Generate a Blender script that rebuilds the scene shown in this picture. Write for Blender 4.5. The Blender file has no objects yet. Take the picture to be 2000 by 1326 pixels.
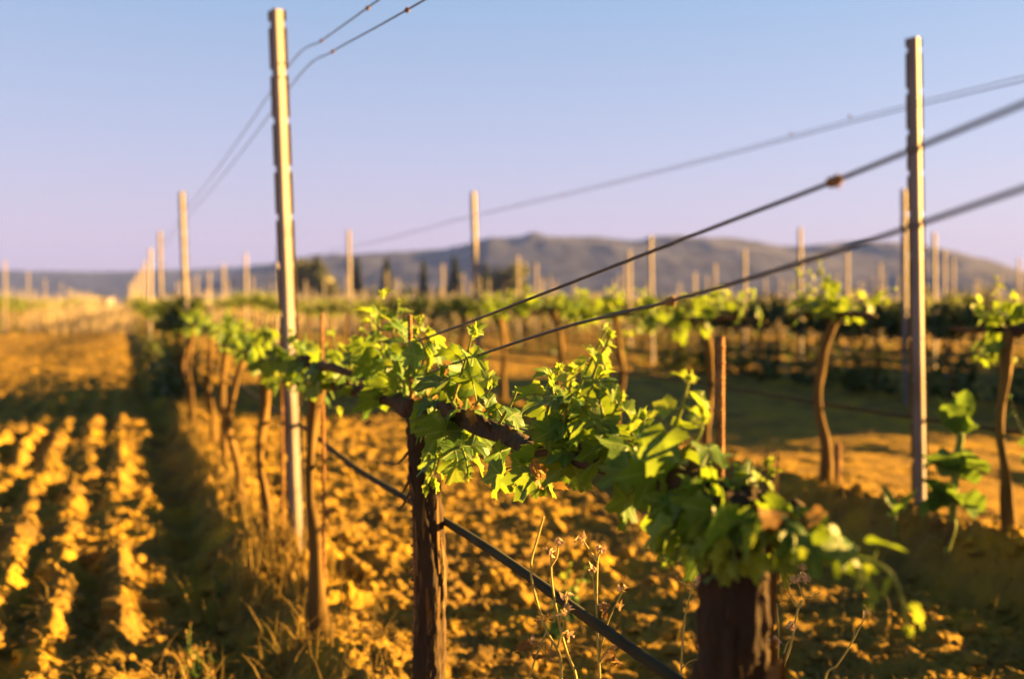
import bpy, math
import numpy as np
from mathutils import Vector, Matrix

# ------------------------------------------------------------------ camera, sky, sun
scene = bpy.context.scene
COL = scene.collection
CAM_H = 0.934
F = 35.0
FP = 2000 * F / 36.0            # focal length in pixels of the 2000 px wide photograph

cam_d = bpy.data.cameras.new("camera")
cam = bpy.data.objects.new("camera", cam_d)
COL.objects.link(cam)
cam.location = (0, 0, CAM_H)
cam.rotation_euler = (math.radians(90), 0, 0)
cam_d.lens = F
cam_d.sensor_width = 36
cam_d.shift_y = -(663 - 590) / 2000.0
cam_d.clip_start = 0.05
cam_d.clip_end = 6000
cam_d.dof.use_dof = True
cam_d.dof.focus_distance = 1.50
cam_d.dof.aperture_fstop = 2.6
scene.camera = cam

SUN_EL = math.radians(12.5)
SUN_AZ = math.atan2(0.976, 0.215)          # from +Y towards +X
SUN = Vector((math.cos(SUN_EL) * math.sin(SUN_AZ), math.cos(SUN_EL) * math.cos(SUN_AZ), math.sin(SUN_EL)))
sun_d = bpy.data.lights.new("sun", 'SUN')
sun_d.energy = 5.0
sun_d.angle = math.radians(0.5)
sun_d.color = (1.0, 0.53, 0.13)
sun = bpy.data.objects.new("sun", sun_d)
sun.rotation_euler = SUN.to_track_quat('Z', 'Y').to_euler()
sun.location = (60, 10, 40)
COL.objects.link(sun)

world = bpy.data.worlds.new("World")
scene.world = world
world.use_nodes = True
wn = world.node_tree.nodes
wl = world.node_tree.links
wn.clear()
w_out = wn.new('ShaderNodeOutputWorld')
sky = wn.new('ShaderNodeTexSky')
sky.sky_type = 'NISHITA'
sky.sun_disc = False
sky.sun_elevation = SUN_EL
sky.sun_rotation = SUN_AZ
sky.air_density = 1.2
sky.dust_density = 1.0
sky.ozone_density = 2.0
bg1 = wn.new('ShaderNodeBackground')
bg1.inputs['Strength'].default_value = 0.006
wl.new(sky.outputs[0], bg1.inputs['Color'])
# the evening tint of this air: lavender-pink near the horizon, blue higher up
tc = wn.new('ShaderNodeTexCoord')
sx = wn.new('ShaderNodeSeparateXYZ')
ramp = wn.new('ShaderNodeValToRGB')
wl.new(tc.outputs['Generated'], sx.inputs[0])
mz = wn.new('ShaderNodeMapRange')
mz.inputs['From Min'].default_value = 0.0
mz.inputs['From Max'].default_value = 0.5
wl.new(sx.outputs['Z'], mz.inputs['Value'])
wl.new(mz.outputs[0], ramp.inputs[0])
cr = ramp.color_ramp
stops = [(0.0, (0.93, 0.61, 0.93)), (0.12, (0.86, 0.63, 0.96)), (0.30, (0.66, 0.64, 0.97)),
         (0.58, (0.41, 0.59, 0.92)), (0.72, (0.18, 0.38, 0.62)), (1.0, (0.035, 0.15, 0.26))]
cr.elements[0].position = 0.0
cr.elements[0].color = (*stops[0][1], 1)
cr.elements[1].position = 1.0
cr.elements[1].color = (*stops[-1][1], 1)
for p, c in stops[1:-1]:
    e = cr.elements.new(p)
    e.color = (*c, 1)
bg2 = wn.new('ShaderNodeBackground')
bg2.inputs['Strength'].default_value = 0.064
wl.new(ramp.outputs[0], bg2.inputs['Color'])
addw = wn.new('ShaderNodeAddShader')
wl.new(bg1.outputs[0], addw.inputs[0])
wl.new(bg2.outputs[0], addw.inputs[1])
wl.new(addw.outputs[0], w_out.inputs['Surface'])

scene.view_settings.view_transform = 'Standard'
scene.view_settings.look = 'None'
scene.view_settings.gamma = 1.0
scene.view_settings.use_curve_mapping = False
scene.view_settings.exposure = 3.35

scene.render.engine = 'CYCLES'
scene.cycles.max_bounces = 6
scene.cycles.diffuse_bounces = 3
scene.cycles.transmission_bounces = 4
scene.cycles.volume_bounces = 0
scene.cycles.use_denoising = True

# ------------------------------------------------------------------ helpers
TAN = 0.3935                                    # the rows run 21.5 degrees left of the view
PH = math.atan(TAN)
CU, SU = math.cos(PH), math.sin(PH)


def P(px, py, Y):
    """The point seen at photo pixel (px, py), Y metres ahead of the camera."""
    return np.array([(px - 1000.0) / FP * Y, Y, CAM_H - (py - 590.0) / FP * Y])


def row_x(k, Y):
    """X of a row with intercept k at depth Y."""
    return k - TAN * Y


def uv(X, Y):
    return CU * X + SU * Y, -SU * X + CU * Y


def hash2(ix, iy, s):
    n = (ix.astype(np.int64) * 374761393 + iy.astype(np.int64) * 668265263 + s * 1442695041) & 0x7fffffff
    n = (n ^ (n >> 13)) * 1274126177 & 0x7fffffff
    n = n ^ (n >> 16)
    return (n & 0xffffff) / float(0xffffff)


def vnoise(x, y, s=0):
    x = np.asarray(x, float)
    y = np.asarray(y, float)
    ix, iy = np.floor(x), np.floor(y)
    fx, fy = x - ix, y - iy
    fx = fx * fx * fx * (fx * (fx * 6 - 15) + 10)
    fy = fy * fy * fy * (fy * (fy * 6 - 15) + 10)
    a, b = hash2(ix, iy, s), hash2(ix + 1, iy, s)
    c, d = hash2(ix, iy + 1, s), hash2(ix + 1, iy + 1, s)
    return ((a + (b - a) * fx) * (1 - fy) + (c + (d - c) * fx) * fy) * 2 - 1


ROWS = [(-8.2, .1), (-5.65, .1), (-3.1, .1), (0.603, .07), (3.226, .17), (8.2, .06), (10.75, .1), (13.3, .1), (15.9, .1)]


def ground_h(X, Y):
    X = np.asarray(X, float)
    Y = np.asarray(Y, float)
    u, v = uv(X, Y)
    h = np.full(X.shape, -0.07)
    for k, b in ROWS:
        ur = CU * k
        wob = 0.05 * vnoise(v * 0.7, v * 0 + k * 3.1, 5)
        h = h + b * np.exp(-((u - ur - wob) / 0.20) ** 2)
        if k < 4:
            h = h - 0.11 * np.exp(-((u - ur + 0.28 - wob) / 0.12) ** 2)
    lane = np.clip((u - 3.5) / 0.5, 0, 1) * np.clip((7.3 - u) / 0.4, 0, 1)     # the smooth lane right of the second row
    rough = (1 - 0.85 * lane) * (1 - .12 * np.clip((.3 - u) / .3, 0, 1))
    left = np.clip((0.15 - u) / 0.15, 0, 1) * np.clip((14 - v) / 3, 0, 1)
    h = h + left * 0.038 * np.cos(2 * math.pi * (u + 0.035 * vnoise(u * 2.5, v * 2.0, 9) + .015 * vnoise(u * 7, v * 6, 10)) / 0.20) * np.clip(0.65 + 0.85 * vnoise(u * 3, v * 1.7, 19), .05, 1.4)
    near = np.clip(1.35 - Y / 26.0, 0.12, 1)
    big = 1 - .55 * np.clip((u - .6) / .3, 0, 1)
    n = 0.050 * big * vnoise(u / 0.145, v / 0.19, 1) + 0.036 * vnoise(u / 0.062, v / 0.075, 2)
    n = n * (.75 + .55 * vnoise(u / .55, v / .7, 51)) + 0.024 * (.8 + .5 * vnoise(u / .4, v / .5, 53)) * np.abs(vnoise(u / 0.033, v / 0.038, 3)) + 0.009 * vnoise(u / 0.016, v / 0.016, 4)
    n = n * (1 - .38 * np.clip((u - .6) / .3, 0, 1)) * (1 - .2 * np.clip((.4 - u) / .3, 0, 1))
    n = n + 0.03 * big * vnoise(u / 0.6, v / 0.8, 6)
    h = h + n * rough * near
    h = h + lane * (.022 * vnoise(u / .9, v / 1.6, 31) - .03 * np.exp(-((u - 4.7) / .16) ** 2) - .03 * np.exp(-((u - 6.1) / .16) ** 2) + .012 * vnoise(u / .12, v / .3, 33))
    return h + 0.10 * vnoise(X / 9.0, Y / 9.0, 7) * np.clip((Y - 9) / 12, 0, 1)


def gz(X, Y):
    return float(ground_h(np.array([X]), np.array([Y]))[0])


def tag(o, label=None, cat=None, group=None, kind=None):
    if label:
        o["label"] = label
    if cat:
        o["category"] = cat
    if group:
        o["group"] = group
    if kind:
        o["kind"] = kind
    return o


def link(o, parent=None):
    COL.objects.link(o)
    if parent is not None:
        o.parent = parent
    return o


def empty(name, loc, rz=0.0):
    o = bpy.data.objects.new(name, None)
    o.empty_display_size = 0.1
    o.location = loc
    o.rotation_euler = (0, 0, rz)
    return link(o)


class MB:
    """Collects vertices and faces of one mesh."""

    def __init__(self):
        self.V, self.Fs, self.n = [], [], 0
        self.L = {}

    def add(self, V, faces, mat=0, smooth=True, leaf=None):
        V = np.asarray(V, float)
        if leaf is not None:
            self.L[self.n] = leaf
        self.V.append(V)
        for f in faces if isinstance(faces, (list, tuple)) else [faces]:
            f = np.asarray(f, np.int64)
            if len(f):
                self.Fs.append((f + self.n, mat, smooth))
        self.n += len(V)

    def mesh(self, name, mats):
        me = bpy.data.meshes.new(name)
        V = np.concatenate(self.V) if self.V else np.zeros((0, 3))
        me.vertices.add(len(V))
        me.vertices.foreach_set("co", V.astype(np.float32).ravel())
        loops = np.concatenate([f.ravel() for f, m, s in self.Fs])
        tot = np.concatenate([np.full(len(f), f.shape[1]) for f, m, s in self.Fs])
        mi = np.concatenate([np.full(len(f), m) for f, m, s in self.Fs])
        sm = np.concatenate([np.full(len(f), s) for f, m, s in self.Fs])
        me.loops.add(len(loops))
        me.loops.foreach_set("vertex_index", loops.astype(np.int32))
        me.polygons.add(len(tot))
        st = np.concatenate([[0], np.cumsum(tot)[:-1]])
        me.polygons.foreach_set("loop_start", st.astype(np.int32))
        me.polygons.foreach_set("material_index", mi.astype(np.int32))
        me.polygons.foreach_set("use_smooth", sm.astype(bool))
        for m in mats if isinstance(mats, (list, tuple)) else [mats]:
            me.materials.append(m)
        if self.L:
            A = np.full((len(V), 3), .25)
            for i, q in self.L.items():
                A[i:i + len(q)] = q
            at = me.attributes.new('leaf_xy', 'FLOAT_VECTOR', 'POINT')
            at.data.foreach_set('vector', A.astype(np.float32).ravel())
        me.update(calc_edges=True)
        return me

    def build(self, name, mats, parent=None, loc=None):
        o = bpy.data.objects.new(name, self.mesh(name, mats))
        link(o, parent)
        if loc is not None:
            o.location = loc
        return o


def spline(pts, n):
    """Catmull-Rom resample of a polyline to n points."""
    p = np.asarray(pts, float)
    if len(p) == 2:
        t = np.linspace(0, 1, n)[:, None]
        return p[0] * (1 - t) + p[1] * t
    q = np.vstack([2 * p[0] - p[1], p, 2 * p[-1] - p[-2]])
    s = np.linspace(0, len(p) - 1 - 1e-6, n)
    i = s.astype(int)
    t = (s - i)[:, None]
    a, b, c, d = q[i], q[i + 1], q[i + 2], q[i + 3]
    return 0.5 * (2 * b + (c - a) * t + (2 * a - 5 * b + 4 * c - d) * t * t + (3 * b - a - 3 * c + d) * t ** 3)


def frames(p):
    t = np.gradient(p, axis=0)
    t /= np.linalg.norm(t, axis=1)[:, None] + 1e-12
    ref = np.array([0, 0, 1.0]) if abs(t[0, 2]) < 0.8 else np.array([1.0, 0, 0])
    A = np.zeros_like(p)
    a = ref - t[0] * np.dot(ref, t[0])
    a /= np.linalg.norm(a)
    for i in range(len(p)):
        a = a - t[i] * np.dot(a, t[i])
        a /= np.linalg.norm(a) + 1e-12
        A[i] = a
    return t, A, np.cross(t, A)


def tube(mb, pts, rad, n=8, k=None, mat=0, bark=0.0, seed=0, cap=True, fine=0.0):
    """A tapered tube along pts; bark adds ridges that run along it."""
    k = k or len(pts)
    p = spline(pts, k)
    r = np.interp(np.linspace(0, 1, k), np.linspace(0, 1, len(np.atleast_1d(rad))), np.atleast_1d(rad))
    t, A, B = frames(p)
    th = np.linspace(0, 2 * math.pi, n, endpoint=False)
    R = np.repeat(r[:, None], n, 1)
    if bark:
        s = np.linspace(0, 1, k)[:, None] * np.ones((1, n))
        T = th[None, :] + 1.6 * s + 0.5 * vnoise(s * 3 + seed, s * 0, seed)
        m = 0.55 * vnoise(np.cos(T) * 2.2 + 7, np.sin(T) * 2.2 + s * 3.2 + seed, seed + 1)
        m += 0.35 * np.abs(vnoise(np.cos(T) * 5 + 3, np.sin(T) * 5 + s * 9 + seed, seed + 2))
        m += 0.75 * vnoise(s * 7 + np.cos(T) * .8, np.sin(T) * .8 + seed, seed + 3)
        m += .35 * np.cos(2 * T + 5 * s + seed) + .25 * vnoise(s * 3.1 + seed, np.cos(T) * 1.3, seed + 9)
        R = R * (1 + bark * m)
        if fine:                                        # fibres and cracks of old bark
            w = .8 * vnoise(s * 6, T * 0 + seed, seed + 4)
            g = np.abs(vnoise(np.cos(T + w) * 7, np.sin(T + w) * 7 + s * 14, seed + 5)) + .6 * np.abs(vnoise(np.cos(T) * 15, np.sin(T) * 15 + s * 34, seed + 6))
            R = R * (1 + fine * (g - .45) + fine * .5 * vnoise(s * 45, T * 2.2, seed + 8))
    V = p[:, None, :] + R[..., None] * (np.cos(th)[None, :, None] * A[:, None, :] + np.sin(th)[None, :, None] * B[:, None, :])
    V = V.reshape(-1, 3)
    i = np.arange(k - 1)[:, None] * n
    j = np.arange(n)[None, :]
    j2 = (j + 1) % n
    q = np.stack([i + j, i + j2, i + n + j2, i + n + j], -1).reshape(-1, 4)
    fs = [q]
    if cap:
        V = np.vstack([V, p[0], p[-1]])
        a = len(V) - 2
        jj = np.arange(n)
        fs.append(np.stack([np.full(n, a), (jj + 1) % n, jj], -1))
        b = (k - 1) * n
        fs.append(np.stack([np.full(n, a + 1), b + jj, b + (jj + 1) % n], -1))
    mb.add(V, fs, mat)


def norm(v):
    v = np.asarray(v, float)
    return v / (np.linalg.norm(v) + 1e-12)


# ------------------------------------------------------------------ materials
def mat_new(name):
    m = bpy.data.materials.new(name)
    m.use_nodes = True
    nt = m.node_tree
    nt.nodes.clear()
    out = nt.nodes.new('ShaderNodeOutputMaterial')
    return m, nt, out


def ramp_node(nt, stops):
    r = nt.nodes.new('ShaderNodeValToRGB')
    e = r.color_ramp.elements
    e[0].position, e[0].color = stops[0][0], (*stops[0][1], 1)
    e[1].position, e[1].color = stops[-1][0], (*stops[-1][1], 1)
    for p, c in stops[1:-1]:
        x = e.new(p)
        x.color = (*c, 1)
    return r


def rough_mat(name, stops, scale=8.0, rough=0.85, bump=0.0, bscale=60.0, stretch=(1, 1, 1), metallic=0.0, detail=5.0, world_space=False):
    m, nt, out = mat_new(name)
    b = nt.nodes.new('ShaderNodeBsdfPrincipled')
    b.inputs['Roughness'].default_value = rough
    b.inputs['Metallic'].default_value = metallic
    b.inputs['Specular IOR Level'].default_value = 0.25
    if world_space:
        g = nt.nodes.new('ShaderNodeNewGeometry')
        src = g.outputs['Position']
    else:
        g = nt.nodes.new('ShaderNodeTexCoord')
        src = g.outputs['Object']
    mp = nt.nodes.new('ShaderNodeMapping')
    mp.inputs['Scale'].default_value = stretch
    nt.links.new(src, mp.inputs[0])
    n = nt.nodes.new('ShaderNodeTexNoise')
    n.inputs['Scale'].default_value = scale
    n.inputs['Detail'].default_value = detail
    nt.links.new(mp.outputs[0], n.inputs['Vector'])
    r = ramp_node(nt, stops)
    nt.links.new(n.outputs[0], r.inputs[0])
    nt.links.new(r.outputs[0], b.inputs['Base Color'])
    if bump:
        n2 = nt.nodes.new('ShaderNodeTexNoise')
        n2.inputs['Scale'].default_value = bscale
        n2.inputs['Detail'].default_value = 4
        nt.links.new(mp.outputs[0], n2.inputs['Vector'])
        bp = nt.nodes.new('ShaderNodeBump')
        bp.inputs['Strength'].default_value = bump
        bp.inputs['Distance'].default_value = 0.01
        nt.links.new(n2.outputs[0], bp.inputs['Height'])
        nt.links.new(bp.outputs[0], b.inputs['Normal'])
    nt.links.new(b.outputs[0], out.inputs['Surface'])
    return m


def leaf_mat(name, stops, trans, tfac=0.45, rough=0.45, veins=False):
    """Thin leaf: per-leaf colour, light shining through, a slight sheen."""
    m, nt, out = mat_new(name)
    g = nt.nodes.new('ShaderNodeNewGeometry')
    r = ramp_node(nt, stops)
    n = nt.nodes.new('ShaderNodeTexNoise')
    n.inputs['Scale'].default_value = 28.0
    n.inputs['Detail'].default_value = 3.0
    tcn = nt.nodes.new('ShaderNodeTexCoord')
    nt.links.new(tcn.outputs['Object'], n.inputs['Vector'])
    ma = nt.nodes.new('ShaderNodeMath')
    ma.operation = 'MULTIPLY_ADD'
    ma.inputs[1].default_value = 0.5
    nt.links.new(n.outputs[0], ma.inputs[0])
    mb_ = nt.nodes.new('ShaderNodeMath')
    mb_.operation = 'MULTIPLY_ADD'
    mb_.inputs[1].default_value = 0.75
    mb_.inputs[2].default_value = -0.13
    nt.links.new(g.outputs['Random Per Island'], mb_.inputs[0])
    nt.links.new(mb_.outputs[0], ma.inputs[2])
    nt.links.new(ma.outputs[0], r.inputs[0])
    b = nt.nodes.new('ShaderNodeBsdfPrincipled')
    b.inputs['Roughness'].default_value = rough
    b.inputs['Specular IOR Level'].default_value = 0.3
    if veins:                                            # pale main veins fanning from the stalk, finer ones between
        at = nt.nodes.new('ShaderNodeAttribute')
        at.attribute_name = 'leaf_xy'
        sp = nt.nodes.new('ShaderNodeSeparateXYZ')
        nt.links.new(at.outputs['Vector'], sp.inputs[0])

        def mth(op, a, b2=None, c=None):
            nd = nt.nodes.new('ShaderNodeMath')
            nd.operation = op
            for i, v in enumerate((a, b2, c)):
                if v is None:
                    continue
                if isinstance(v, (int, float)):
                    nd.inputs[i].default_value = v
                else:
                    nt.links.new(v, nd.inputs[i])
            return nd.outputs[0]
        dist = None
        for ang in (0, .95, -.95, 1.95, -1.95):
            perp = mth('ABSOLUTE', mth('SUBTRACT', mth('MULTIPLY', sp.outputs['X'], math.cos(ang)), mth('MULTIPLY', sp.outputs['Y'], math.sin(ang))))
            along = mth('ADD', mth('MULTIPLY', sp.outputs['X'], math.sin(ang)), mth('MULTIPLY', sp.outputs['Y'], math.cos(ang)))
            back = mth('MULTIPLY', mth('LESS_THAN', along, 0.0), 1.0)
            d = mth('ADD', perp, back)
            # side veins leave the main vein slantwise
            fine = mth('ADD', mth('ABSOLUTE', mth('SINE', mth('MULTIPLY', mth('SUBTRACT', along, mth('MULTIPLY', perp, .9)), 34.0))), mth('MULTIPLY', back, 2.0))
            fine = mth('ADD', mth('MULTIPLY', fine, .16), mth('MULTIPLY', perp, .16))
            d = mth('MINIMUM', d, fine)
            dist = d if dist is None else mth('MINIMUM', dist, d)
        mrv = nt.nodes.new('ShaderNodeMapRange')
        mrv.inputs['From Min'].default_value = .010
        mrv.inputs['From Max'].default_value = .034
        mrv.inputs['To Min'].default_value = .55
        mrv.inputs['To Max'].default_value = 0.0
        nt.links.new(dist, mrv.inputs['Value'])
        vm = nt.nodes.new('ShaderNodeMix')
        vm.data_type = 'RGBA'
        nt.links.new(mrv.outputs[0], vm.inputs[0])
        nt.links.new(r.outputs[0], vm.inputs[6])
        vm.inputs[7].default_value = (.24, .34, .09, 1)
        nt.links.new(vm.outputs[2], b.inputs['Base Color'])
        bp = nt.nodes.new('ShaderNodeBump')
        bp.inputs['Strength'].default_value = .6
        bp.inputs['Distance'].default_value = .003
        bp.invert = True
        nt.links.new(mrv.outputs[0], bp.inputs['Height'])
        nt.links.new(bp.outputs[0], b.inputs['Normal'])
    else:
        nt.links.new(r.outputs[0], b.inputs['Base Color'])
    t = nt.nodes.new('ShaderNodeBsdfTranslucent')
    mx = nt.nodes.new('ShaderNodeMix')
    mx.data_type = 'RGBA'
    mx.inputs[0].default_value = 0.55
    nt.links.new(r.outputs[0], mx.inputs[6])
    mx.inputs[7].default_value = (*trans, 1)
    nt.links.new(mx.outputs[2], t.inputs['Color'])
    ms = nt.nodes.new('ShaderNodeMixShader')
    ms.inputs[0].default_value = tfac
    nt.links.new(b.outputs[0], ms.inputs[1])
    nt.links.new(t.outputs[0], ms.inputs[2])
    nt.links.new(ms.outputs[0], out.inputs['Surface'])
    return m


M = {}
M['bark'] = rough_mat('bark', [(0.25, (.02, .014, .009)), (0.5, (.045, .03, .014)), (0.75, (.10, .065, .025))], 9, .95, .9, 45, (1, 1, .22))
M['bark_far'] = rough_mat('pale_bark', [(0.3, (.06, .038, .012)), (0.7, (.17, .105, .024))], 14, .95, 0, 1, (1, 1, .3))  # lighter, more orange bark for the farther trunks
M['bark_strip'] = rough_mat('peeling_bark', [(0.3, (.06, .036, .012)), (0.7, (.20, .125, .035))], 30, .95, .4, 80, (1, 1, .2))
M['leaf'] = leaf_mat('vine_leaf', [(0.0, (.022, .068, .012)), (0.45, (.055, .145, .016)), (0.8, (.15, .25, .02)), (1.0, (.23, .31, .035))], (.33, .45, .02), .45, .45, True)
M['leaf_young'] = leaf_mat('young_vine_leaf', [(0.0, (.12, .24, .02)), (0.5, (.25, .36, .035)), (1.0, (.42, .47, .10))], (.46, .54, .04), .45, .45, True)
M['leaf_far'] = leaf_mat('far_vine_leaf', [(0.0, (.028, .06, .012)), (0.5, (.07, .12, .014)), (0.8, (.13, .18, .02)), (1.0, (.24, .18, .035))], (.22, .26, .02), .4)
M['leaf_shaded'] = leaf_mat('shaded_vine_leaf', [(0.0, (.018, .035, .01)), (0.5, (.04, .068, .012)), (0.8, (.08, .11, .014)), (1.0, (.17, .13, .03))], (.12, .15, .01), .3)  # darker copy of the vine leaf, the rows' shade put into its colour
M['leaf_dry'] = leaf_mat('withered_leaf', [(0.0, (.12, .06, .018)), (0.5, (.26, .15, .035)), (1.0, (.40, .26, .08))], (.3, .18, .04), .3, .8)
M['stem'] = rough_mat('green_stem', [(0.3, (.10, .15, .025)), (0.7, (.20, .24, .045))], 20, .6)
M['straw'] = rough_mat('dry_stem', [(0.3, (.30, .24, .05)), (0.7, (.46, .38, .10))], 30, .8)
M['seed'] = leaf_mat('seed_head', [(0.0, (.40, .24, .09)), (0.6, (.62, .44, .24)), (1.0, (.82, .70, .60))], (.6, .4, .2), .25, .9)
M['steel'] = rough_mat('galvanised_steel', [(0.3, (.09, .078, .065)), (0.5, (.155, .145, .15)), (0.7, (.20, .19, .20))], 9, .6, .1, 40, (1, 1, .3), .25)
M['steel_edge'] = rough_mat('tarnished_steel', [(0.3, (.09, .065, .02)), (0.7, (.15, .11, .035))], 9, .7, .1, 40, (1, 1, .3), .1)
M['post_far'] = rough_mat('sunlit_steel', [(0.3, (.22, .20, .16)), (0.7, (.30, .27, .22))], 4, .8)  # paler copy of the steel, sunlight on far posts put into the colour
M['rust'] = rough_mat('rusty_rod', [(0.3, (.10, .05, .02)), (0.7, (.30, .15, .05))], 40, .85, .3, 120)
M['wire'] = rough_mat('wire', [(0.3, (.05, .05, .05)), (0.7, (.10, .095, .08))], 15, .6, 0, 1, (1, 1, 1), .3)
M['hose'] = rough_mat('drip_hose', [(0.3, (.016, .018, .010)), (0.7, (.04, .04, .018))], 12, .9)
M['tie'] = rough_mat('tie_knot', [(0.3, (.12, .08, .04)), (0.7, (.24, .15, .07))], 60, .9)
M['blade'] = leaf_mat('dry_grass', [(0.0, (.08, .085, .016)), (0.35, (.18, .12, .024)), (0.75, (.27, .18, .035)), (1.0, (.36, .26, .08))], (.28, .2, .03), .35, .8)
M['blade_far'] = leaf_mat('pale_dry_grass', [(0.0, (.24, .20, .11)), (0.5, (.36, .31, .19)), (1.0, (.46, .40, .28))], (.4, .33, .18), .35, .9)
M['weed'] = leaf_mat('weed_leaf', [(0.0, (.03, .09, .02)), (0.5, (.065, .15, .03)), (1.0, (.15, .24, .035))], (.22, .34, .03), .4)
M['tree'] = leaf_mat('tree_leaf', [(0.0, (.03, .04, .008)), (0.5, (.08, .092, .011)), (1.0, (.16, .16, .02))], (.16, .17, .012), .3)
M['cypress'] = leaf_mat('cypress_leaf', [(0.0, (.014, .026, .008)), (0.5, (.028, .045, .011)), (1.0, (.055, .07, .014))], (.1, .12, .02), .2)
M['plaster'] = rough_mat('pale_plaster', [(0.3, (.20, .19, .18)), (0.7, (.27, .26, .25))], 2, .9)


def soil_mat():
    m, nt, out = mat_new('soil')
    L = nt.links.new
    b = nt.nodes.new('ShaderNodeBsdfPrincipled')
    b.inputs['Roughness'].default_value = 1.0
    b.inputs['Specular IOR Level'].default_value = 0.05
    g = nt.nodes.new('ShaderNodeNewGeometry')
    n = nt.nodes.new('ShaderNodeTexNoise')
    n.inputs['Scale'].default_value = 3.0
    n.inputs['Detail'].default_value = 8
    n.inputs['Roughness'].default_value = .65
    L(g.outputs['Position'], n.inputs['Vector'])
    r = ramp_node(nt, [(0.28, (.10, .072, .030)), (0.5, (.25, .163, .030)), (0.72, (.42, .265, .022))])
    L(n.outputs[0], r.inputs[0])
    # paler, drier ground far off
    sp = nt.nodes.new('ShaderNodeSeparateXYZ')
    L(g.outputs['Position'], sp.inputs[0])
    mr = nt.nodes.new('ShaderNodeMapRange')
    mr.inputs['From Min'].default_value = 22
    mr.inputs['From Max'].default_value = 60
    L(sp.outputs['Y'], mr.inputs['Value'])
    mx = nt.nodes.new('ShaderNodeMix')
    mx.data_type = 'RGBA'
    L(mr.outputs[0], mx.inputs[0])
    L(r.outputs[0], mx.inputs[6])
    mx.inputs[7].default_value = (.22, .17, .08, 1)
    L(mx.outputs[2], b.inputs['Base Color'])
    n2 = nt.nodes.new('ShaderNodeTexNoise')
    n2.inputs['Scale'].default_value = 38
    n2.inputs['Detail'].default_value = 6
    n2.inputs['Roughness'].default_value = .7
    L(g.outputs['Position'], n2.inputs['Vector'])
    bp = nt.nodes.new('ShaderNodeBump')
    bp.inputs['Strength'].default_value = 0.9
    bp.inputs['Distance'].default_value = 0.02
    L(n2.outputs[0], bp.inputs['Height'])
    L(bp.outputs[0], b.inputs['Normal'])
    L(b.outputs[0], out.inputs['Surface'])
    return m


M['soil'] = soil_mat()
M['hill'] = rough_mat('hazy_scrub_hillside', [(0.42, (.002, .004, .009)), (0.50, (.010, .016, .030)), (0.58, (.036, .044, .075))], .075, 1.0, 0, 1, (1, 1, 1), 0, 10, True)  # scrub tinted blue, distant haze put into its colour too

# ------------------------------------------------------------------ ground and hills
def build_ground():
    t = np.concatenate([np.linspace(-2.2, -.66, 60, endpoint=False), np.arange(-.66, .66, .00155), np.linspace(.66, 2.2, 60)])
    Y = [.12]
    while Y[-1] < 1400:
        y = Y[-1]
        Y.append(y + (max(.006, .0042 * y) if y > .9 else .05) if y < 22 else y * 1.02)
    Y = np.array(Y)
    T, YY = np.meshgrid(t, Y)
    X = T * YY
    H = ground_h(X, YY)
    V = np.stack([X, YY, H], -1).reshape(-1, 3)
    nc, nr = len(t), len(Y)
    i = np.arange(nr - 1)[:, None] * nc
    j = np.arange(nc - 1)[None, :]
    q = np.stack([i + j, i + j + 1, i + nc + j + 1, i + nc + j], -1).reshape(-1, 4)
    mb = MB()
    mb.add(V, q)
    tag(mb.build('ground', M['soil']), kind='structure')
    mb = MB()
    s = 1400.0
    mb.add([(-s, -s, -.16), (s, -s, -.16), (s, .12, -.16), (-s, .12, -.16)], np.array([[0, 1, 2, 3]]))
    tag(mb.build('ground', M['soil']), kind='structure')


build_ground()


def hill(pts, D, depth, seed, amp=1.0):
    """A ridge whose crest follows (pixel x, pixel y) at distance D."""
    xs = np.array([p[0] for p in pts], float)
    ys = np.array([p[1] for p in pts], float)
    n, k = 260, 26
    px = np.linspace(xs[0], xs[-1], n)
    crest = (590 - np.interp(px, xs, ys)) / FP * D + CAM_H
    crest = np.convolve(np.pad(crest, 3, 'edge'), np.ones(7) / 7, 'valid')
    V = []
    for s in np.linspace(0, 1.6, k):
        f = math.sin(min(s, 1) * math.pi / 2) if s <= 1 else math.cos((s - 1) / .6 * math.pi / 2)
        Yd = D - depth * (1 - s)
        X = (px - 1000) / FP * D
        Z = crest * f - 1.0
        Z = Z + amp * crest * f * (0.10 * vnoise(X / 60, X * 0 + Yd / 60, seed) + .05 * vnoise(X / 17, X * 0 + Yd / 17, seed + 1)) * (0.1 if s > .75 else 1)
        Z = Z + (vnoise(X / 4.0, X * 0 + Yd / 4.0, seed + 2) * 0.5 + np.abs(vnoise(X / 7.5, X * 0 + Yd / 5.0, seed + 3))) * .9 * min(1, f * 2)
        V.append(np.stack([X, np.full(n, Yd), Z], -1))
    V = np.array(V).reshape(-1, 3)
    i = np.arange(k - 1)[:, None] * n
    j = np.arange(n - 1)[None, :]
    q = np.stack([i + j, i + j + 1, i + n + j + 1, i + n + j], -1).reshape(-1, 4)
    mb = MB()
    mb.add(V, q)
    return tag(mb.build('hill', M['hill']), kind='structure')


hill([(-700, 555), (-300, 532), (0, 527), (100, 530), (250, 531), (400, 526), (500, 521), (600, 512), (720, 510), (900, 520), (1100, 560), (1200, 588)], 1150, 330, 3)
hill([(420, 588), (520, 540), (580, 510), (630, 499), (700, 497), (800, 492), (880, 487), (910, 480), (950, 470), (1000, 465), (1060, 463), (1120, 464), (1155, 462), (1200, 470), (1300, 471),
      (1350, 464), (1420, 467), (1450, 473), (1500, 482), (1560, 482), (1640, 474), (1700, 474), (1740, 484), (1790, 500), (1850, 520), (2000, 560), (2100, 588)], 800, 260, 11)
hill([(1500, 588), (1620, 560), (1720, 535), (1820, 521), (1880, 518), (1930, 524), (2000, 540), (2200, 548), (2700, 560)], 620, 160, 23)

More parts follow.
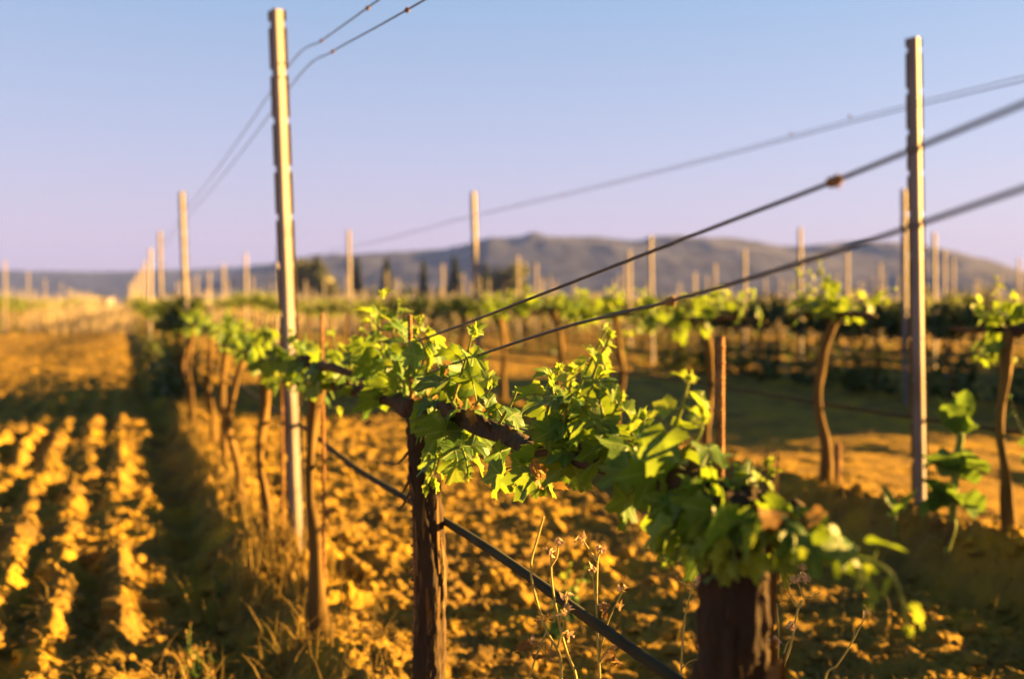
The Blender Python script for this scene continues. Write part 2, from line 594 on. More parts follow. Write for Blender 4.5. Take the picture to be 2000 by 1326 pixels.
# ------------------------------------------------------------------ leaves
def leaf_template(n_out, rings, serr=True):
    """A five-lobed vine leaf, 1 unit wide, stalk at the origin, tip along +Y."""
    th = np.linspace(-math.pi, math.pi, n_out, endpoint=False)          # 0 = tip
    r = np.full(n_out, .37)
    for c, L, w in [(0, .62, .42), (.95, .57, .40), (-.95, .57, .40), (1.95, .48, .44), (-1.95, .48, .44)]:
        d = np.abs((th - c + math.pi) % (2 * math.pi) - math.pi)
        r = np.maximum(r, L * np.exp(-(d / w) ** 2 * .55))
    r = r * (1 - .55 * np.exp(-((np.abs(th) - math.pi) / .28) ** 2))
    if serr:
        r = r * (1 + .065 * (np.arange(n_out) % 2 * 2 - 1))
    V, Fc = [(0, 0, 0)], []
    fr = np.linspace(0, 1, rings + 1)[1:]
    for f in fr:
        x = r * f * np.sin(th)
        y = r * f * np.cos(th)
        vein = np.cos(th * 3.25)
        z = .035 * vein * f - .22 * (r * f) ** 2
        V += list(np.stack([x, y, z], -1))
    V = np.array(V)
    V[:, 1] += 0.0
    tri = [[0, 1 + i, 1 + (i + 1) % n_out] for i in range(n_out)]
    quad = []
    for k in range(rings - 1):
        a, b = 1 + k * n_out, 1 + (k + 1) * n_out
        quad += [[a + i, b + i, b + (i + 1) % n_out, a + (i + 1) % n_out] for i in range(n_out)]
    return V, np.array(tri), (np.array(quad) if quad else np.zeros((0, 4), int))


LEAF_HI = leaf_template(44, 3)
LEAF_MID = leaf_template(20, 2)
LEAF_LO = leaf_template(10, 1, False)


def place_leaf(mb, tpl, pos, tip, nrm, size, fold=0.0, curl=0.0, mat=0, narrow=1.0, rng=None):
    V, T, Q = tpl
    W = V.copy()
    W[:, 0] *= narrow
    W[:, 2] += fold * np.abs(W[:, 0]) - curl * W[:, 1] * np.abs(W[:, 1]) * .6
    if rng is not None:
        a, b = rng.normal(0, .10, 2)
        W[:, 2] += a * W[:, 0] * W[:, 1] * 4 + b * W[:, 0] + .04 * np.sin(W[:, 0] * 9 + a * 40) * np.sin(W[:, 1] * 8 + b * 40)
    tip = norm(tip)
    nrm = norm(nrm - tip * np.dot(nrm, tip))
    side = np.cross(tip, nrm)
    W = pos + size * (W[:, :1] * side + W[:, 1:2] * tip + W[:, 2:] * nrm)
    mb.add(W, [T, Q], mat, leaf=V)


UP = np.array([0, 0, 1.0])
SUNV = np.array(SUN)


def shoot(stem, leaves, pts, nl, size, rng, tpl=LEAF_HI, r0=.0032, droop=.35, young=.35, sun_bias=.35, dens=1.0):
    """One cane: a green stem, alternate leaves on stalks, small folded leaves at the tip.
    leaves uses material 0 for grown leaves and 1 for young ones."""
    k = max(8, nl * 3)
    p = spline(pts, k)
    tube(stem, p, [r0, r0 * .75, r0 * .4], 6)
    t, A, B = frames(p)
    ph = rng.uniform(0, 6.28)
    for i in range(nl):
        s = (i + .35 + rng.uniform(-.25, .25)) / nl
        if s > 1 or rng.random() > dens:
            continue
        q = min(k - 1, int(s * (k - 1)))
        ph += 2.6 + rng.uniform(-.5, .5)
        out = norm(math.cos(ph) * A[q] + math.sin(ph) * B[q] + .45 * t[q] + rng.normal(0, .15, 3))
        sz = size * (1 - .65 * s ** 1.6) * rng.uniform(.75, 1.2)
        is_y = s > 1 - young
        pl = sz * rng.uniform(.25, .55)
        e = p[q] + out * pl
        tube(stem, [p[q], p[q] + out * pl * .5 + UP * pl * .10, e], [r0 * .45, r0 * .32], 4, 4)
        nrm = norm(.75 * UP + .35 * out + sun_bias * SUNV + rng.normal(0, .42, 3))
        tip = norm(out * .8 - UP * (droop + rng.uniform(-.2, .45)) + rng.normal(0, .25, 3))
        place_leaf(leaves, tpl, e, tip, nrm, sz, fold=rng.uniform(.0, .3) + (.45 if is_y else 0), curl=rng.uniform(0, .5), mat=1 if is_y else 0,
                   narrow=.8 if is_y else 1.0, rng=rng)
    for i in range(3):                                                    # folded tip leaves
        d = norm(t[-1] + rng.normal(0, .55, 3))
        place_leaf(leaves, tpl, p[-1], d, norm(rng.normal(0, 1, 3)), size * rng.uniform(.18, .34), fold=.9, mat=1, narrow=.6, rng=rng)


def strips(mb, pts, rad, n, rng, out=1.25, w=.006, lmin=.12, lmax=.35):
    """Shreds of bark peeling off a trunk."""
    p = spline(pts, 40)
    r = np.interp(np.linspace(0, 1, 40), np.linspace(0, 1, len(rad)), rad)
    t, A, B = frames(p)
    for _ in range(n):
        a = rng.integers(0, 28)
        b = min(39, a + int(rng.uniform(lmin, lmax) * 40))
        th = rng.uniform(0, 6.28)
        idx = np.linspace(a, b, 9).astype(int)
        lift = np.linspace(0, 1, 9)
        if rng.random() < .5:
            lift = lift[::-1]
        rr = r[idx] * (1.04 + (out - 1) * lift ** 2 * rng.uniform(.3, 1.6))
        thv = th + np.linspace(0, rng.uniform(-.5, .5), 9)
        c = p[idx] + rr[:, None] * (np.cos(thv)[:, None] * A[idx] + np.sin(thv)[:, None] * B[idx])
        tang = -np.sin(thv)[:, None] * A[idx] + np.cos(thv)[:, None] * B[idx]
        ww = w * rng.uniform(.5, 1.5) * np.sin(np.linspace(.25, 2.9, 9))[:, None]
        V = np.concatenate([c - tang * ww, c + tang * ww])
        q = np.array([[i, i + 1, i + 10, i + 9] for i in range(8)])
        mb.add(V, q)


# ------------------------------------------------------------------ posts, stakes, hoses, wires
def post_meshes(h):
    """A folded steel trellis post: a ridged web and two hooked flanges, base at the origin."""
    web = MB()
    prof = [(-.0235, .004), (-.0215, -.004), (-.006, -.0235), (.000, -.026), (.006, -.0235), (.0215, -.004), (.0235, .004),
            (.0195, .004), (.0185, -.002), (.004, -.0195), (-.004, -.0195), (-.0185, -.002), (-.0195, .004)]
    n = len(prof)
    V = [(x, y, -.35) for x, y in prof] + [(x, y, h) for x, y in prof]
    q = np.array([[i, (i + 1) % n, n + (i + 1) % n, n + i] for i in range(n)])
    web.add(V, q, smooth=False)
    top = [(i, 12 - i if i else 12, ) for i in range(6)]
    caps = np.array([[n + i, n + i + 1, n + 12 - i - 1, n + 12 - i] for i in range(6)])
    web.add(np.array(V), caps[:, ::-1], smooth=False)
    fl = []
    for s in (-1, 1):
        mb = MB()
        z = -.3
        first = True
        while z < h:
            z1 = min(h - .0005, z + .150)
            x0, x1 = .0238, .0335
            a = np.array([(s * x0, .0035, z), (s * x1, .0035, z), (s * x1, .0065, z), (s * x0, .0065, z)])
            b = a.copy()
            b[:, 2] = z1
            VV = np.vstack([a, b])
            ff = np.array([[0, 1, 5, 4], [1, 2, 6, 5], [2, 3, 7, 6], [3, 0, 4, 7], [0, 3, 2, 1], [4, 5, 6, 7]])
            mb.add(VV, ff if s > 0 else ff[:, ::-1], smooth=False)
            # the narrow neck beside the hook slot
            if z1 < h - .02:
                c = np.array([(s * x0, .0038, z1), (s * (x0 + .002), .0038, z1), (s * (x0 + .002), .0062, z1), (s * x0, .0062, z1)])
                d = c.copy()
                d[:, 2] = z1 + .024
                mb.add(np.vstack([c, d]), ff if s > 0 else ff[:, ::-1], smooth=False)
            z = z1 + .024
        fl.append(mb)
    return web, fl


_w, _f = post_meshes(2.0)
PM_WEB = _w.mesh('post_web', M['steel'])
PM_FL = [m.mesh('hook_flange', M['steel_edge']) for m in _f]


def far_post_mesh():
    mb = MB()
    w, d, h = .032, .022, 2.0
    V = [(-w, d * .3, -.3), (0, -d, -.3), (w, d * .3, -.3), (-w, d * .3, h), (0, -d, h), (w, d * .3, h)]
    mb.add(V, [np.array([[0, 1, 4, 3], [1, 2, 5, 4], [2, 0, 3, 5]]), np.array([[3, 4, 5]])], smooth=False)
    return mb.mesh('trellis_post', M['post_far'])


FPM = far_post_mesh()


def post(base, lean, label, group, detailed, scale=1.0, rz=PH):
    if detailed:
        r = empty('trellis_post', base)
        for nm, me in (('post_web', PM_WEB), ('hook_flange', PM_FL[0]), ('hook_flange', PM_FL[1])):
            link(bpy.data.objects.new(nm, me), r)
    else:
        r = link(bpy.data.objects.new('trellis_post', FPM))
        r.location = base
    r.rotation_euler = (lean[1], lean[0], rz)
    r.scale = (1, 1, scale)
    return tag(r, label, 'post', group)


def post_px(px_top, py_top, Y, lean_px, label, group, detailed=False, zb=None):
    """A post whose top stands at a photo point at depth Y."""
    top = P(px_top, py_top, Y)
    xb = (px_top + lean_px - 1000) / FP * Y
    z0 = gz(xb, Y) if zb is None else zb
    h = top[2] - z0
    lean = math.atan2(top[0] - xb, h)
    # lean is about world Y; express for a post turned by PH with a small angle
    o = post((xb, Y, z0), (0, 0), label, group, detailed, h / 2.0)
    R = Matrix.Rotation(lean, 4, 'Y') @ Matrix.Rotation(PH - .42, 4, 'Z')
    o.rotation_euler = R.to_euler()
    return o


ROW1, ROW2, ROW3, ROW0 = .603, 3.226, 8.2, -3.1
GP = 'steel trellis posts standing far off in the vine rows'
post_px(540, 20, 3.63, 42, 'nearest tall galvanised post with notched edges in the row of orange lit trunks', None, True, gz(-.8, 3.63) - .02)
post_px(355, 375, 9.2, 15, 'second tall notched post along the left vine row, pale and out of focus', None, True)
post_px(312, 452, 14.9, 6, 'thin dark post standing just left of the second tall post', None, True)
post_px(1785, 75, 4.04, 13, 'tall galvanised post at the right with the dark wires crossing it', None, True, gz(1.63, 4.04) - .03)
post_px(925, 375, 9.67, 12, 'tall slender post rising beside the thick hill edge, mid row', None, True)
post_px(681, 450, 14.9, 6, 'pale slender post standing between the round tree and the cypresses', None, True)
post_px(1766, 370, 9.5, 3, 'dark brown post close behind the tall right hand post', None, True)
post_px(1271, 460, 15.9, 4, 'pale post under the upper dark wire, in front of the big hill', None, True)
post_px(1563, 445, 14.5, 2, 'pinkish lit post rising above the hill crest right of the middle', None, True)
FARP = [(1012, 500), (1048, 515), (1075, 538), (1087, 548), (1230, 490), (1222, 515), (1210, 535), (1200, 545), (1325, 558), (1357, 530), (1397, 515),
        (1455, 488), (1495, 540), (1655, 490), (1635, 537), (1720, 515), (1755, 537), (1825, 455), (1845, 490), (1862, 505), (1990, 505), (1950, 545),
        (865, 515), (755, 530), (905, 535), (770, 545), (955, 545), (715, 560), (660, 560), (493, 540), (445, 545), (408, 550), (10, 510), (55, 530), (88, 545), (120, 553),
        (1690, 548), (1580, 550), (1425, 552), (1905, 550), (985, 560), (1120, 556), (842, 556), (530, 552), (600, 556), (1265, 550), (1540, 552), (810, 555)]
_r = np.random.default_rng(15)
FARP += [(float(x), float(y)) for x, y in zip(_r.uniform(570, 1990, 34), _r.uniform(536, 560, 34))]
for x, y in FARP:
    Y = 1.066 * FP / (590 - y)
    post_px(x, y, Y, 1, 'one of the pale blurred posts scattered over the far vineyard', GP)
for i in range(9):
    Y = 19.9 + 5.5 * i
    X = row_x(ROW1, Y) + .05 * math.sin(i * 7)
    post((X, Y, gz(X, Y)), (0, 0), 'one of the pale posts crowding together at the far end of the left vine row', 'posts crowding at the end of the left row', False, 1 + .04 * math.sin(i * 5))
for i in range(8):
    Y = 20.3 + 5.3 * i
    X = row_x(ROW2, Y) + .05 * math.sin(i * 3)
    post((X, Y, gz(X, Y)), (0, 0), 'one of the pale blurred posts scattered over the far vineyard', GP, False)


def rod(name, base, top, r, mat, label, cat, group=None, n=8):
    mb = MB()
    b, t = np.array(base, float), np.array(top, float)
    mid = (b + t) / 2 + np.array([.004, 0, 0])
    tube(mb, [np.zeros(3), mid - b, t - b], [r, r, r], n, 9)
    if name == 'vine_stake':                                   # ribs of the reinforcing rod
        d = t - b
        for s in np.linspace(.02, .99, 60):
            c = d * s
            tube(mb, [c - norm(d) * .0016, c + norm(d) * .0016], [r * 1.16, r * 1.16], n, 2)
    return tag(mb.build(name, mat, None, b), label, cat, group)


def stake(px, py, Y, label, group=None, xb=None, r=.0045):
    t = P(px, py, Y)
    X = t[0] if xb is None else (xb - 1000) / FP * Y
    return rod('vine_stake', (X, Y, gz(X, Y) - .1), t, r, M['rust'], label, 'stake', group)


stake(800, 615, 2.0, 'thin dark rod rising through the brightest leaf clump', None, 815)
stake(1407, 658, 1.06, 'orange brown rod standing clear above the dark broad leaves', None, 1385, .0046)
stake(628, 612, 2.93, 'dark thin rod beside the trunk right of the nearest post', None, 632)
stake(548, 640, 3.72, 'thin rod half hidden at the left edge of the nearest post', None, 552)
stake(1636, 866, 4.45, 'short orange stub of a stake by the crooked trunk', None, 1634, .012)

def line_obj(name, pts, r, mat, label, cat, knots=(), k=60, n=6, parent_name=None):
    p = np.array(pts, float)
    b = p[0].copy()
    mb = MB()
    tube(mb, p - b, [r, r], n, k)
    o = tag(mb.build(name, mat, None, b), label, cat)
    for kp in knots:
        kb = MB()
        kp = np.array(kp) - b
        d = norm(p[-1] - p[0])
        for a in range(5):
            c = kp + d * (a - 2) * r * 1.2
            tube(kb, [c - d * r * .8, c + d * r * .8], [r * 1.9, r * 2.3, r * 1.8], 8, 3)
        tube(kb, [kp, kp + np.array([.002, 0, -.004]), kp + np.array([.005, .001, -.006])], [r * .8, r * .4], 5, 5)
        kb.build('tie_knot', M['tie'], o)
    return o


def in_row(k, px, py):
    """The point of a row's vertical plane seen at a photo point."""
    Y = k / ((px - 1000) / FP + TAN)
    return P(px, py, Y)


WR = .0022
line_obj('trellis_wire', [in_row(ROW1, 800, 672), in_row(ROW1, 920, 628), in_row(ROW1, 1160, 535), in_row(ROW1, 1400, 442), in_row(ROW1, 1630, 354), in_row(ROW1, 2000, 203), in_row(ROW1, 2300, 78)],
         WR, M['wire'], 'upper dark wire rising from the bright leaves to the right edge', 'wire', [in_row(ROW1, 1630, 354)], 90)
line_obj('trellis_wire', [in_row(ROW1, 720, 772), in_row(ROW1, 900, 706), in_row(ROW1, 1100, 640), in_row(ROW1, 1310, 588), in_row(ROW1, 1600, 502), in_row(ROW1, 2000, 368), in_row(ROW1, 2300, 265)],
         WR, M['wire'], 'lower dark wire rising through the vine leaves to the right edge', 'wire', [in_row(ROW1, 1310, 588)], 90)


def row_wire(k, h, Y0, Y1, off, sag, spans):
    out = []
    for i in range(spans * 4 + 1):
        s = i / (spans * 4)
        Y = Y0 + (Y1 - Y0) * s
        f = (s * spans) % 1
        out.append((row_x(k, Y) + off, Y, h - sag * 4 * f * (1 - f)))
    return out


w1 = [in_row(ROW1, 900, -42), in_row(ROW1, 830, 0), in_row(ROW1, 740, 51), in_row(ROW1, 650, 101)] + row_wire(ROW1, 1.765, 3.62, 31.5, .055, .02, 5)
line_obj('trellis_wire', w1, WR, M['wire'], 'lower of the two thin wires passing the top of the nearest post', 'wire', [in_row(ROW1, 795, 20), in_row(ROW1, 650, 101)], 200)
w2 = [in_row(ROW1, 800, -42), in_row(ROW1, 740, 0), in_row(ROW1, 683, 41), in_row(ROW1, 628, 80)] + row_wire(ROW1, 1.808, 3.62, 31.5, .022, .02, 5)
line_obj('trellis_wire', w2, WR, M['wire'], 'higher of the two thin wires passing the top of the nearest post', 'wire', [in_row(ROW1, 718, 16), in_row(ROW1, 628, 80)], 200)
w3 = row_wire(ROW2, 1.725, -1.6, 32.0, .0, .02, 6)
line_obj('trellis_wire', w3, WR, M['wire'], 'faint blurred wire reaching the right edge beyond the tall right post', 'wire',
         [in_row(ROW2, 1660, 228), in_row(ROW2, 1545, 262), in_row(ROW2, 1100, 381)], 140)
w3 = [(a[0] + .05, a[1], a[2] + (.03 if i < 8 else 0)) for i, a in enumerate(w3)]
line_obj('trellis_wire', w3, WR * .8, M['wire'], 'second blurred wire running close above the faint wire beyond the right post', 'wire', [], 140)


def hose_line(k, h, Y0, Y1, n, seed, r, label):
    pts = []
    for i, Y in enumerate(np.linspace(Y0, Y1, n)):
        X = row_x(k, Y) + .05
        pts.append((X, Y, h + .02 * vnoise(np.array([Y * 1.1]), np.array([seed * 3.3]), seed)[0]))
    o = line_obj('drip_hose', pts, r, M['hose'], label, 'hose', [], n * 6, 10)
    return o


hose_line(ROW1, .485, .25, 30, 60, 2, .0078, 'dark irrigation hose slanting behind the middle trunk to the bottom edge')
hose_line(ROW2, .47, 1.2, 30, 40, 4, .0085, 'dark irrigation hose running level along the right hand vine row')
# cordon wires the arms are tied to
line_obj('trellis_wire', row_wire(ROW1, .745, .98, 31, .012, .015, 6), .0016, M['wire'], 'thin wire the dark arms of the nearest vines are tied along', 'wire', [], 120)
line_obj('trellis_wire', row_wire(ROW2, .80, .3, 31, .012, .015, 6), .0016, M['wire'], 'thin wire under the leaf tufts of the right hand vine row', 'wire', [], 120)

# ------------------------------------------------------------------ the near vines, one by one
D_ROW = np.array([-SU, CU, 0])


def row_pt(k, Y, z, off=0.0):
    return np.array([row_x(k, Y) + off, Y, z])


def hero_vine(k, Y, z_head, r_base, r_head, label, arms, shoots, seed, bend=(0, 0), bark=.28, nstrip=18, ns=28, lean=0.0, tpl=LEAF_HI, group=None, smallbark=False):
    """A spur-pruned vine. arms: lists of world points; shoots: (points, leaves, leaf size, droop)."""
    rng = np.random.default_rng(seed)
    X = row_x(k, Y) + lean
    z0 = gz(X, Y)
    base = np.array([X, Y, z0])
    root = empty('grapevine', tuple(base))
    tag(root, label, 'grapevine', group)
    head = row_pt(k, Y, z_head) - base
    tp = [np.array([0, 0, -.06]), np.array([bend[0] * .4, 0, head[2] * .25]), np.array([bend[0], bend[1], head[2] * .55]), head * np.array([1, 1, .82]) + np.array([bend[0] * .3, 0, 0]), head]
    rad = [r_base * 1.35, r_base, r_base * .92, r_base * .9, r_head]
    mb = MB()
    tube(mb, tp, rad, ns * 2, 170, bark=bark, seed=seed, fine=.16)
    trunk = mb.build('trunk', M['bark'], root)
    if nstrip:
        sb = MB()
        strips(sb, tp, rad, nstrip, rng)
        sb.build('loose_bark', M['bark_strip'], trunk)
    for a in arms:
        am = MB()
        pts = [head + np.array([0, 0, -.02])] + [np.asarray(q) - base for q in a]
        tube(am, pts, [r_head * .9, r_head * .55, r_head * .42, r_head * .3], max(10, ns // 2), 30, bark=.35, seed=seed + 7)
        pp = spline(pts, 30)
        for j in range(3, 28, 3):                                    # pruned spurs
            d = norm(UP + rng.normal(0, .5, 3))
            tube(am, [pp[j], pp[j] + d * rng.uniform(.02, .04)], [r_head * .25, r_head * .17], 7, 4, bark=.3, seed=j)
        am.build('cordon_arm', M['bark'], root)
    for sp, nl, size, droop in shoots:
        st, lv = MB(), MB()
        shoot(st, lv, [np.asarray(q) - base for q in sp], nl, size, rng, tpl, droop=droop)
        so = st.build('shoot', M['stem'], root)
        lv.build('foliage', [M['leaf'], M['leaf_young']], so)
    return root, base, rng


def R1(px, py, dY=0.0):
    """A point in the first row's plane, optionally pushed along depth."""
    p = in_row(ROW1, px, py)
    return P(px, py, p[1] + dY)


def sh(nl, size, droop, *pix, d=0.0):
    return ([R1(x, y, d * (i / max(1, len(pix) - 1))) for i, (x, y) in enumerate(pix)], nl, size, droop)


# the middle vine: dark trunk at the centre of the photo
arms2 = [[R1(760, 775), R1(690, 762), R1(640, 748), R1(590, 715)], [R1(870, 800), R1(930, 830), R1(1010, 862), R1(1080, 893)]]
sh2 = [
    sh(8, .085, .1, (770, 770), (748, 690), (740, 620), (748, 575), d=-.04),
    sh(7, .085, .1, (792, 772), (800, 710), (812, 655), (818, 625), d=.03),
    sh(8, .095, .2, (780, 770), (770, 710), (768, 650), (780, 590), d=.05),
    sh(6, .100, .3, (755, 770), (738, 720), (730, 670), (722, 610), d=-.06),
    sh(5, .095, .4, (800, 775), (790, 740), (780, 715), (760, 690), d=-.08),
    sh(6, .085, .2, (825, 780), (822, 730), (830, 690), (838, 650), d=.02),
    sh(5, .080, .3, (700, 762), (690, 730), (695, 700), (705, 660), d=-.06),
    sh(6, .085, .2, (745, 768), (728, 715), (722, 680), (730, 640), d=.06),
    sh(6, .080, .2, (815, 775), (835, 720), (828, 680), (812, 648), d=-.05),
    sh(5, .075, .3, (690, 760), (668, 715), (655, 675), (650, 650)),
    sh(5, .072, .3, (660, 752), (682, 715), (700, 690), (712, 672), d=.05),
    sh(4, .070, .4, (610, 730), (600, 700), (590, 680), (596, 655)),
    sh(4, .062, .5, (640, 748), (625, 770), (640, 790), (665, 800)),
    sh(7, .095, .3, (880, 805), (893, 755), (910, 700), (924, 645), d=-.05),
    sh(4, .090, .6, (905, 815), (880, 780), (868, 750), (865, 722), d=-.08),
    sh(9, .075, .9, (838, 798), (846, 850), (850, 900), (832, 955), d=-.14),
    sh(7, .080, .9, (868, 812), (890, 850), (908, 890), (915, 930), d=-.12),
    sh(4, .075, .4, (935, 832), (930, 790), (950, 770), (962, 750)),
    sh(4, .052, .2, (965, 845), (985, 810), (1000, 785), (1010, 760)),
    sh(6, .080, .9, (838, 795), (868, 820), (862, 870), (848, 940), d=-.10),
    sh(5, .080, .9, (860, 800), (895, 830), (900, 880), (880, 915), d=-.06),
    sh(4, .075, .8, (990, 855), (1012, 890), (1008, 925), (1000, 955), d=-.04),
    sh(4, .062, .8, (1050, 880), (1075, 905), (1070, 935), (1058, 960), d=-.03),
    sh(6, .090, .5, (1100, 893), (1095, 850), (1085, 790), (1075, 740), d=-.06),
    sh(6, .080, .5, (1085, 893), (1065, 830), (1080, 770), (1092, 720), d=-.02),
]
v2, b2, rng2 = hero_vine(ROW1, 1.985, .742, .026, .030, 'near vine with a shaded central trunk and bright upright leaf clumps on its head', arms2, sh2, 21, (.006, 0), .30, 26, 30, .012)


def dried(parent, base, pts, n, size, seed, spread):
    """Curled brown leaves still hanging from a vine."""
    rng = np.random.default_rng(seed)
    for c in pts:
        mb = MB()
        for _ in range(n):
            q = np.asarray(c) - base + rng.normal(0, spread, 3)
            place_leaf(mb, LEAF_MID, q, rng.normal(0, 1, 3) - UP * .6, rng.normal(0, 1, 3), size * rng.uniform(.5, 1.1), fold=rng.uniform(.4, 1.2), curl=rng.uniform(.5, 2), narrow=.7, rng=rng)
        mb.build('withered_leaf_clump', M['leaf_dry'], parent)


dried(v2, b2, [R1(850, 768), R1(925, 800, -.02), R1(1066, 912, -.04), R1(600, 752)], 9, .038, 5, .014)
tw = MB()
for x0, y0, x1, y1 in [(800, 880, 750, 900), (800, 960, 765, 985), (800, 930, 772, 955)]:
    tube(tw, [R1(x0 + 8, y0 - 10) - b2, R1((x0 + x1) / 2, y1 + 6) - b2, R1(x1, y1) - b2], [.004, .0022, .001], 6, 8)
tw.build('dry_twig', M['bark'], v2)

# the nearest vine: thick peeling trunk at the bottom
arms1 = [[R1(1380, 975), R1(1300, 945), R1(1210, 920), R1(1120, 895)], [R1(1470, 1014, .05), R1(1505, 1030, .06), R1(1545, 1052, .07)]]
sh1 = [
    sh(9, 0.064, .4, (1120, 890), (1110, 820), (1130, 760), (1185, 640), d=-.03),
    sh(10, 0.06, .4, (1130, 890), (1138, 820), (1160, 730), (1192, 655), d=-.06),
    sh(9, 0.068, .5, (1105, 890), (1100, 840), (1110, 780), (1120, 720), d=-.10),
    sh(8, 0.058, .5, (1140, 895), (1150, 830), (1165, 770), (1160, 700), d=.04),
    sh(6, 0.056, .5, (1165, 905), (1180, 850), (1175, 800), (1165, 760), d=-.05),
    sh(8, 0.06, .5, (1215, 920), (1205, 870), (1195, 820), (1215, 775)),
    sh(8, 0.062, .5, (1270, 935), (1300, 870), (1330, 800), (1347, 735), d=-.02),
    sh(6, 0.064, .5, (1310, 950), (1330, 890), (1365, 850), (1375, 800), d=-.03),
    sh(6, 0.06, .7, (1240, 928), (1235, 890), (1250, 850), (1262, 810), d=.05),
    sh(4, 0.05, .5, (1395, 980), (1420, 945), (1455, 935), (1500, 905), d=.05),
    sh(4, 0.05, .5, (1410, 985), (1440, 960), (1470, 945), (1510, 920), d=.08),
    sh(6, 0.068, 1.0, (1250, 930), (1275, 960), (1300, 1010), (1290, 1070), d=-.08),
    sh(6, 0.072, 1.0, (1330, 960), (1350, 990), (1345, 1030), (1320, 1080), d=-.10),
    sh(6, 0.068, 1.0, (1400, 985), (1395, 1010), (1380, 1040), (1370, 1080), d=-.10),
    sh(5, 0.048, .9, (1440, 1000), (1425, 1030), (1440, 1060), (1455, 1085), d=-.06),
    sh(5, 0.048, .7, (1500, 1015), (1525, 1030), (1550, 1050), (1545, 1085), d=-.04),
    sh(6, 0.048, .9, (1530, 1045), (1600, 1060), (1665, 1095), (1700, 1180), d=.04),
    sh(6, 0.046, .9, (1540, 1050), (1640, 1080), (1740, 1120), (1775, 1230), d=.08),
    sh(5, 0.044, .8, (1500, 1030), (1540, 1000), (1545, 1030), (1560, 1060), d=.03),
    sh(7, .070, 1.0, (1345, 965), (1370, 990), (1380, 1030), (1372, 1095), d=-.10),
    sh(7, .070, 1.0, (1410, 990), (1425, 1010), (1435, 1050), (1430, 1110), d=-.09),
    sh(6, .066, 1.0, (1455, 1005), (1475, 1020), (1490, 1055), (1488, 1100), d=-.08),
    sh(6, .070, 1.0, (1290, 945), (1310, 980), (1322, 1030), (1300, 1100), d=-.06),
]
v1, b1, rng1 = hero_vine(ROW1, .969, .735, .029, .036, 'nearest vine with a thick peeling trunk at the bottom edge and broad hanging leaves', arms1, sh1, 33, (-.020, .01), .42, 0, 48, .0)
trunk1 = [c for c in v1.children if c.name.startswith('trunk')][0]
sb = MB()
zz = .735 - b1[2]
strips(sb, [np.array([0, 0, 0]), np.array([-.008, 0, zz * .5]), np.array([0, 0, zz])], [.032, .030, .034], 46, rng1, 1.6, .0042, .1, .35)
for i in range(16):
    th = rng1.uniform(-1.0, .9)
    q = np.array([math.cos(th), math.sin(th), 0]) * rng1.uniform(.024, .034)
    za = rng1.uniform(.02, zz * .75)
    strips(sb, [q + UP * za, q * rng1.uniform(1.0, 1.25) + UP * (za + .1), q * rng1.uniform(1.0, 1.5) + UP * (za + rng1.uniform(.15, .3))], [.006, .008, .005], 3, rng1, 1.8, .0055, .5, .9)
sb.build('loose_bark', M['bark_strip'], trunk1)
dried(v1, b1, [R1(1210, 900, -.03), R1(1560, 1040)], 7, .03, 9, .012)

# ------------------------------------------------------------------ all other vines, copied from kinds
KEYS = ('trunk', 'cordon_arm', 'cordon_arm', 'foliage')


def vine_kind(seed, nsh, size, hmax, bend, dens, tpl, hang=0.25, matkey='leaf_far', skirts=0, head=.735, r=.0185, single=False, reach=24, arm=.52):
    """Meshes of one kind of vine at the origin, row along local Y."""
    rng = np.random.default_rng(seed)
    tr = MB()
    hd = np.array([rng.normal(0, .02), rng.normal(0, .03), head])
    tp = [np.array([0, 0, -.12]), np.array([bend * .3, 0, head * .22]), np.array([bend, rng.normal(0, .02), head * .5]), np.array([bend * .5, 0, head * .78]), hd]
    tube(tr, tp, [r * 1.45, r, r * .9, r * .85, r * 1.15], 12, 34, bark=.48, seed=seed)
    arms = []
    paths = []
    for s in (-1, 1):
        am = tr if single else MB()
        pts = [hd, hd + np.array([rng.normal(0, .02), s * .29 * arm, .01]), hd + np.array([rng.normal(0, .02), s * .63 * arm, rng.normal(0, .02)]), np.array([0, s * arm, head + .005])]
        tube(am, pts, [r, r * .75, r * .55, r * .4], 8, 14, bark=.35, seed=seed + s)
        paths.append(spline(pts, 24))
        arms.append(am)
    lv = MB()
    for _ in range(nsh):
        pp = paths[rng.integers(0, 2)]
        a = pp[rng.integers(0, reach)]
        down = rng.random() < hang
        L = rng.uniform(.4, 1) * hmax
        e = a + np.array([rng.normal(0, .07), rng.normal(0, .07), -L * .6 if down else L])
        mid = (a + e) / 2 + rng.normal(0, .03, 3)
        nl = max(3, int(7 * dens))
        shoot(lv, lv, [a, mid, e], nl, size, rng, tpl, r0=.003, droop=.5, young=.3)
    for _ in range(skirts):                                       # suckers round the trunk
        a = np.array([rng.normal(0, .10), rng.uniform(-.5, .5), 0])
        e = a + np.array([rng.normal(0, .08), rng.normal(0, .08), rng.uniform(.3, .75)])
        shoot(lv, lv, [a, (a + e) / 2 + rng.normal(0, .04, 3), e], 8, size * 1.05, rng, tpl, r0=.003, droop=.5, young=.15)
    if single:
        # one mesh for vines too far off to show their parts
        off = tr.n
        tr.L.update({i + off: q for i, q in lv.L.items()})
        tr.V += lv.V
        tr.Fs += [(f + off, m + 1, s) for f, m, s in lv.Fs]
        tr.n += lv.n
        return tr.mesh('grapevine', [M['bark_far'], M[matkey], M['leaf_young'] if matkey == 'leaf_far' else M[matkey]])
    ml = [M[matkey], M['leaf_young'] if matkey in ('leaf', 'leaf_far') else M[matkey]]
    return [tr.mesh('trunk', M['bark_far']), arms[0].mesh('cordon_arm', M['bark']), arms[1].mesh('cordon_arm', M['bark']), lv.mesh('foliage', ml)]


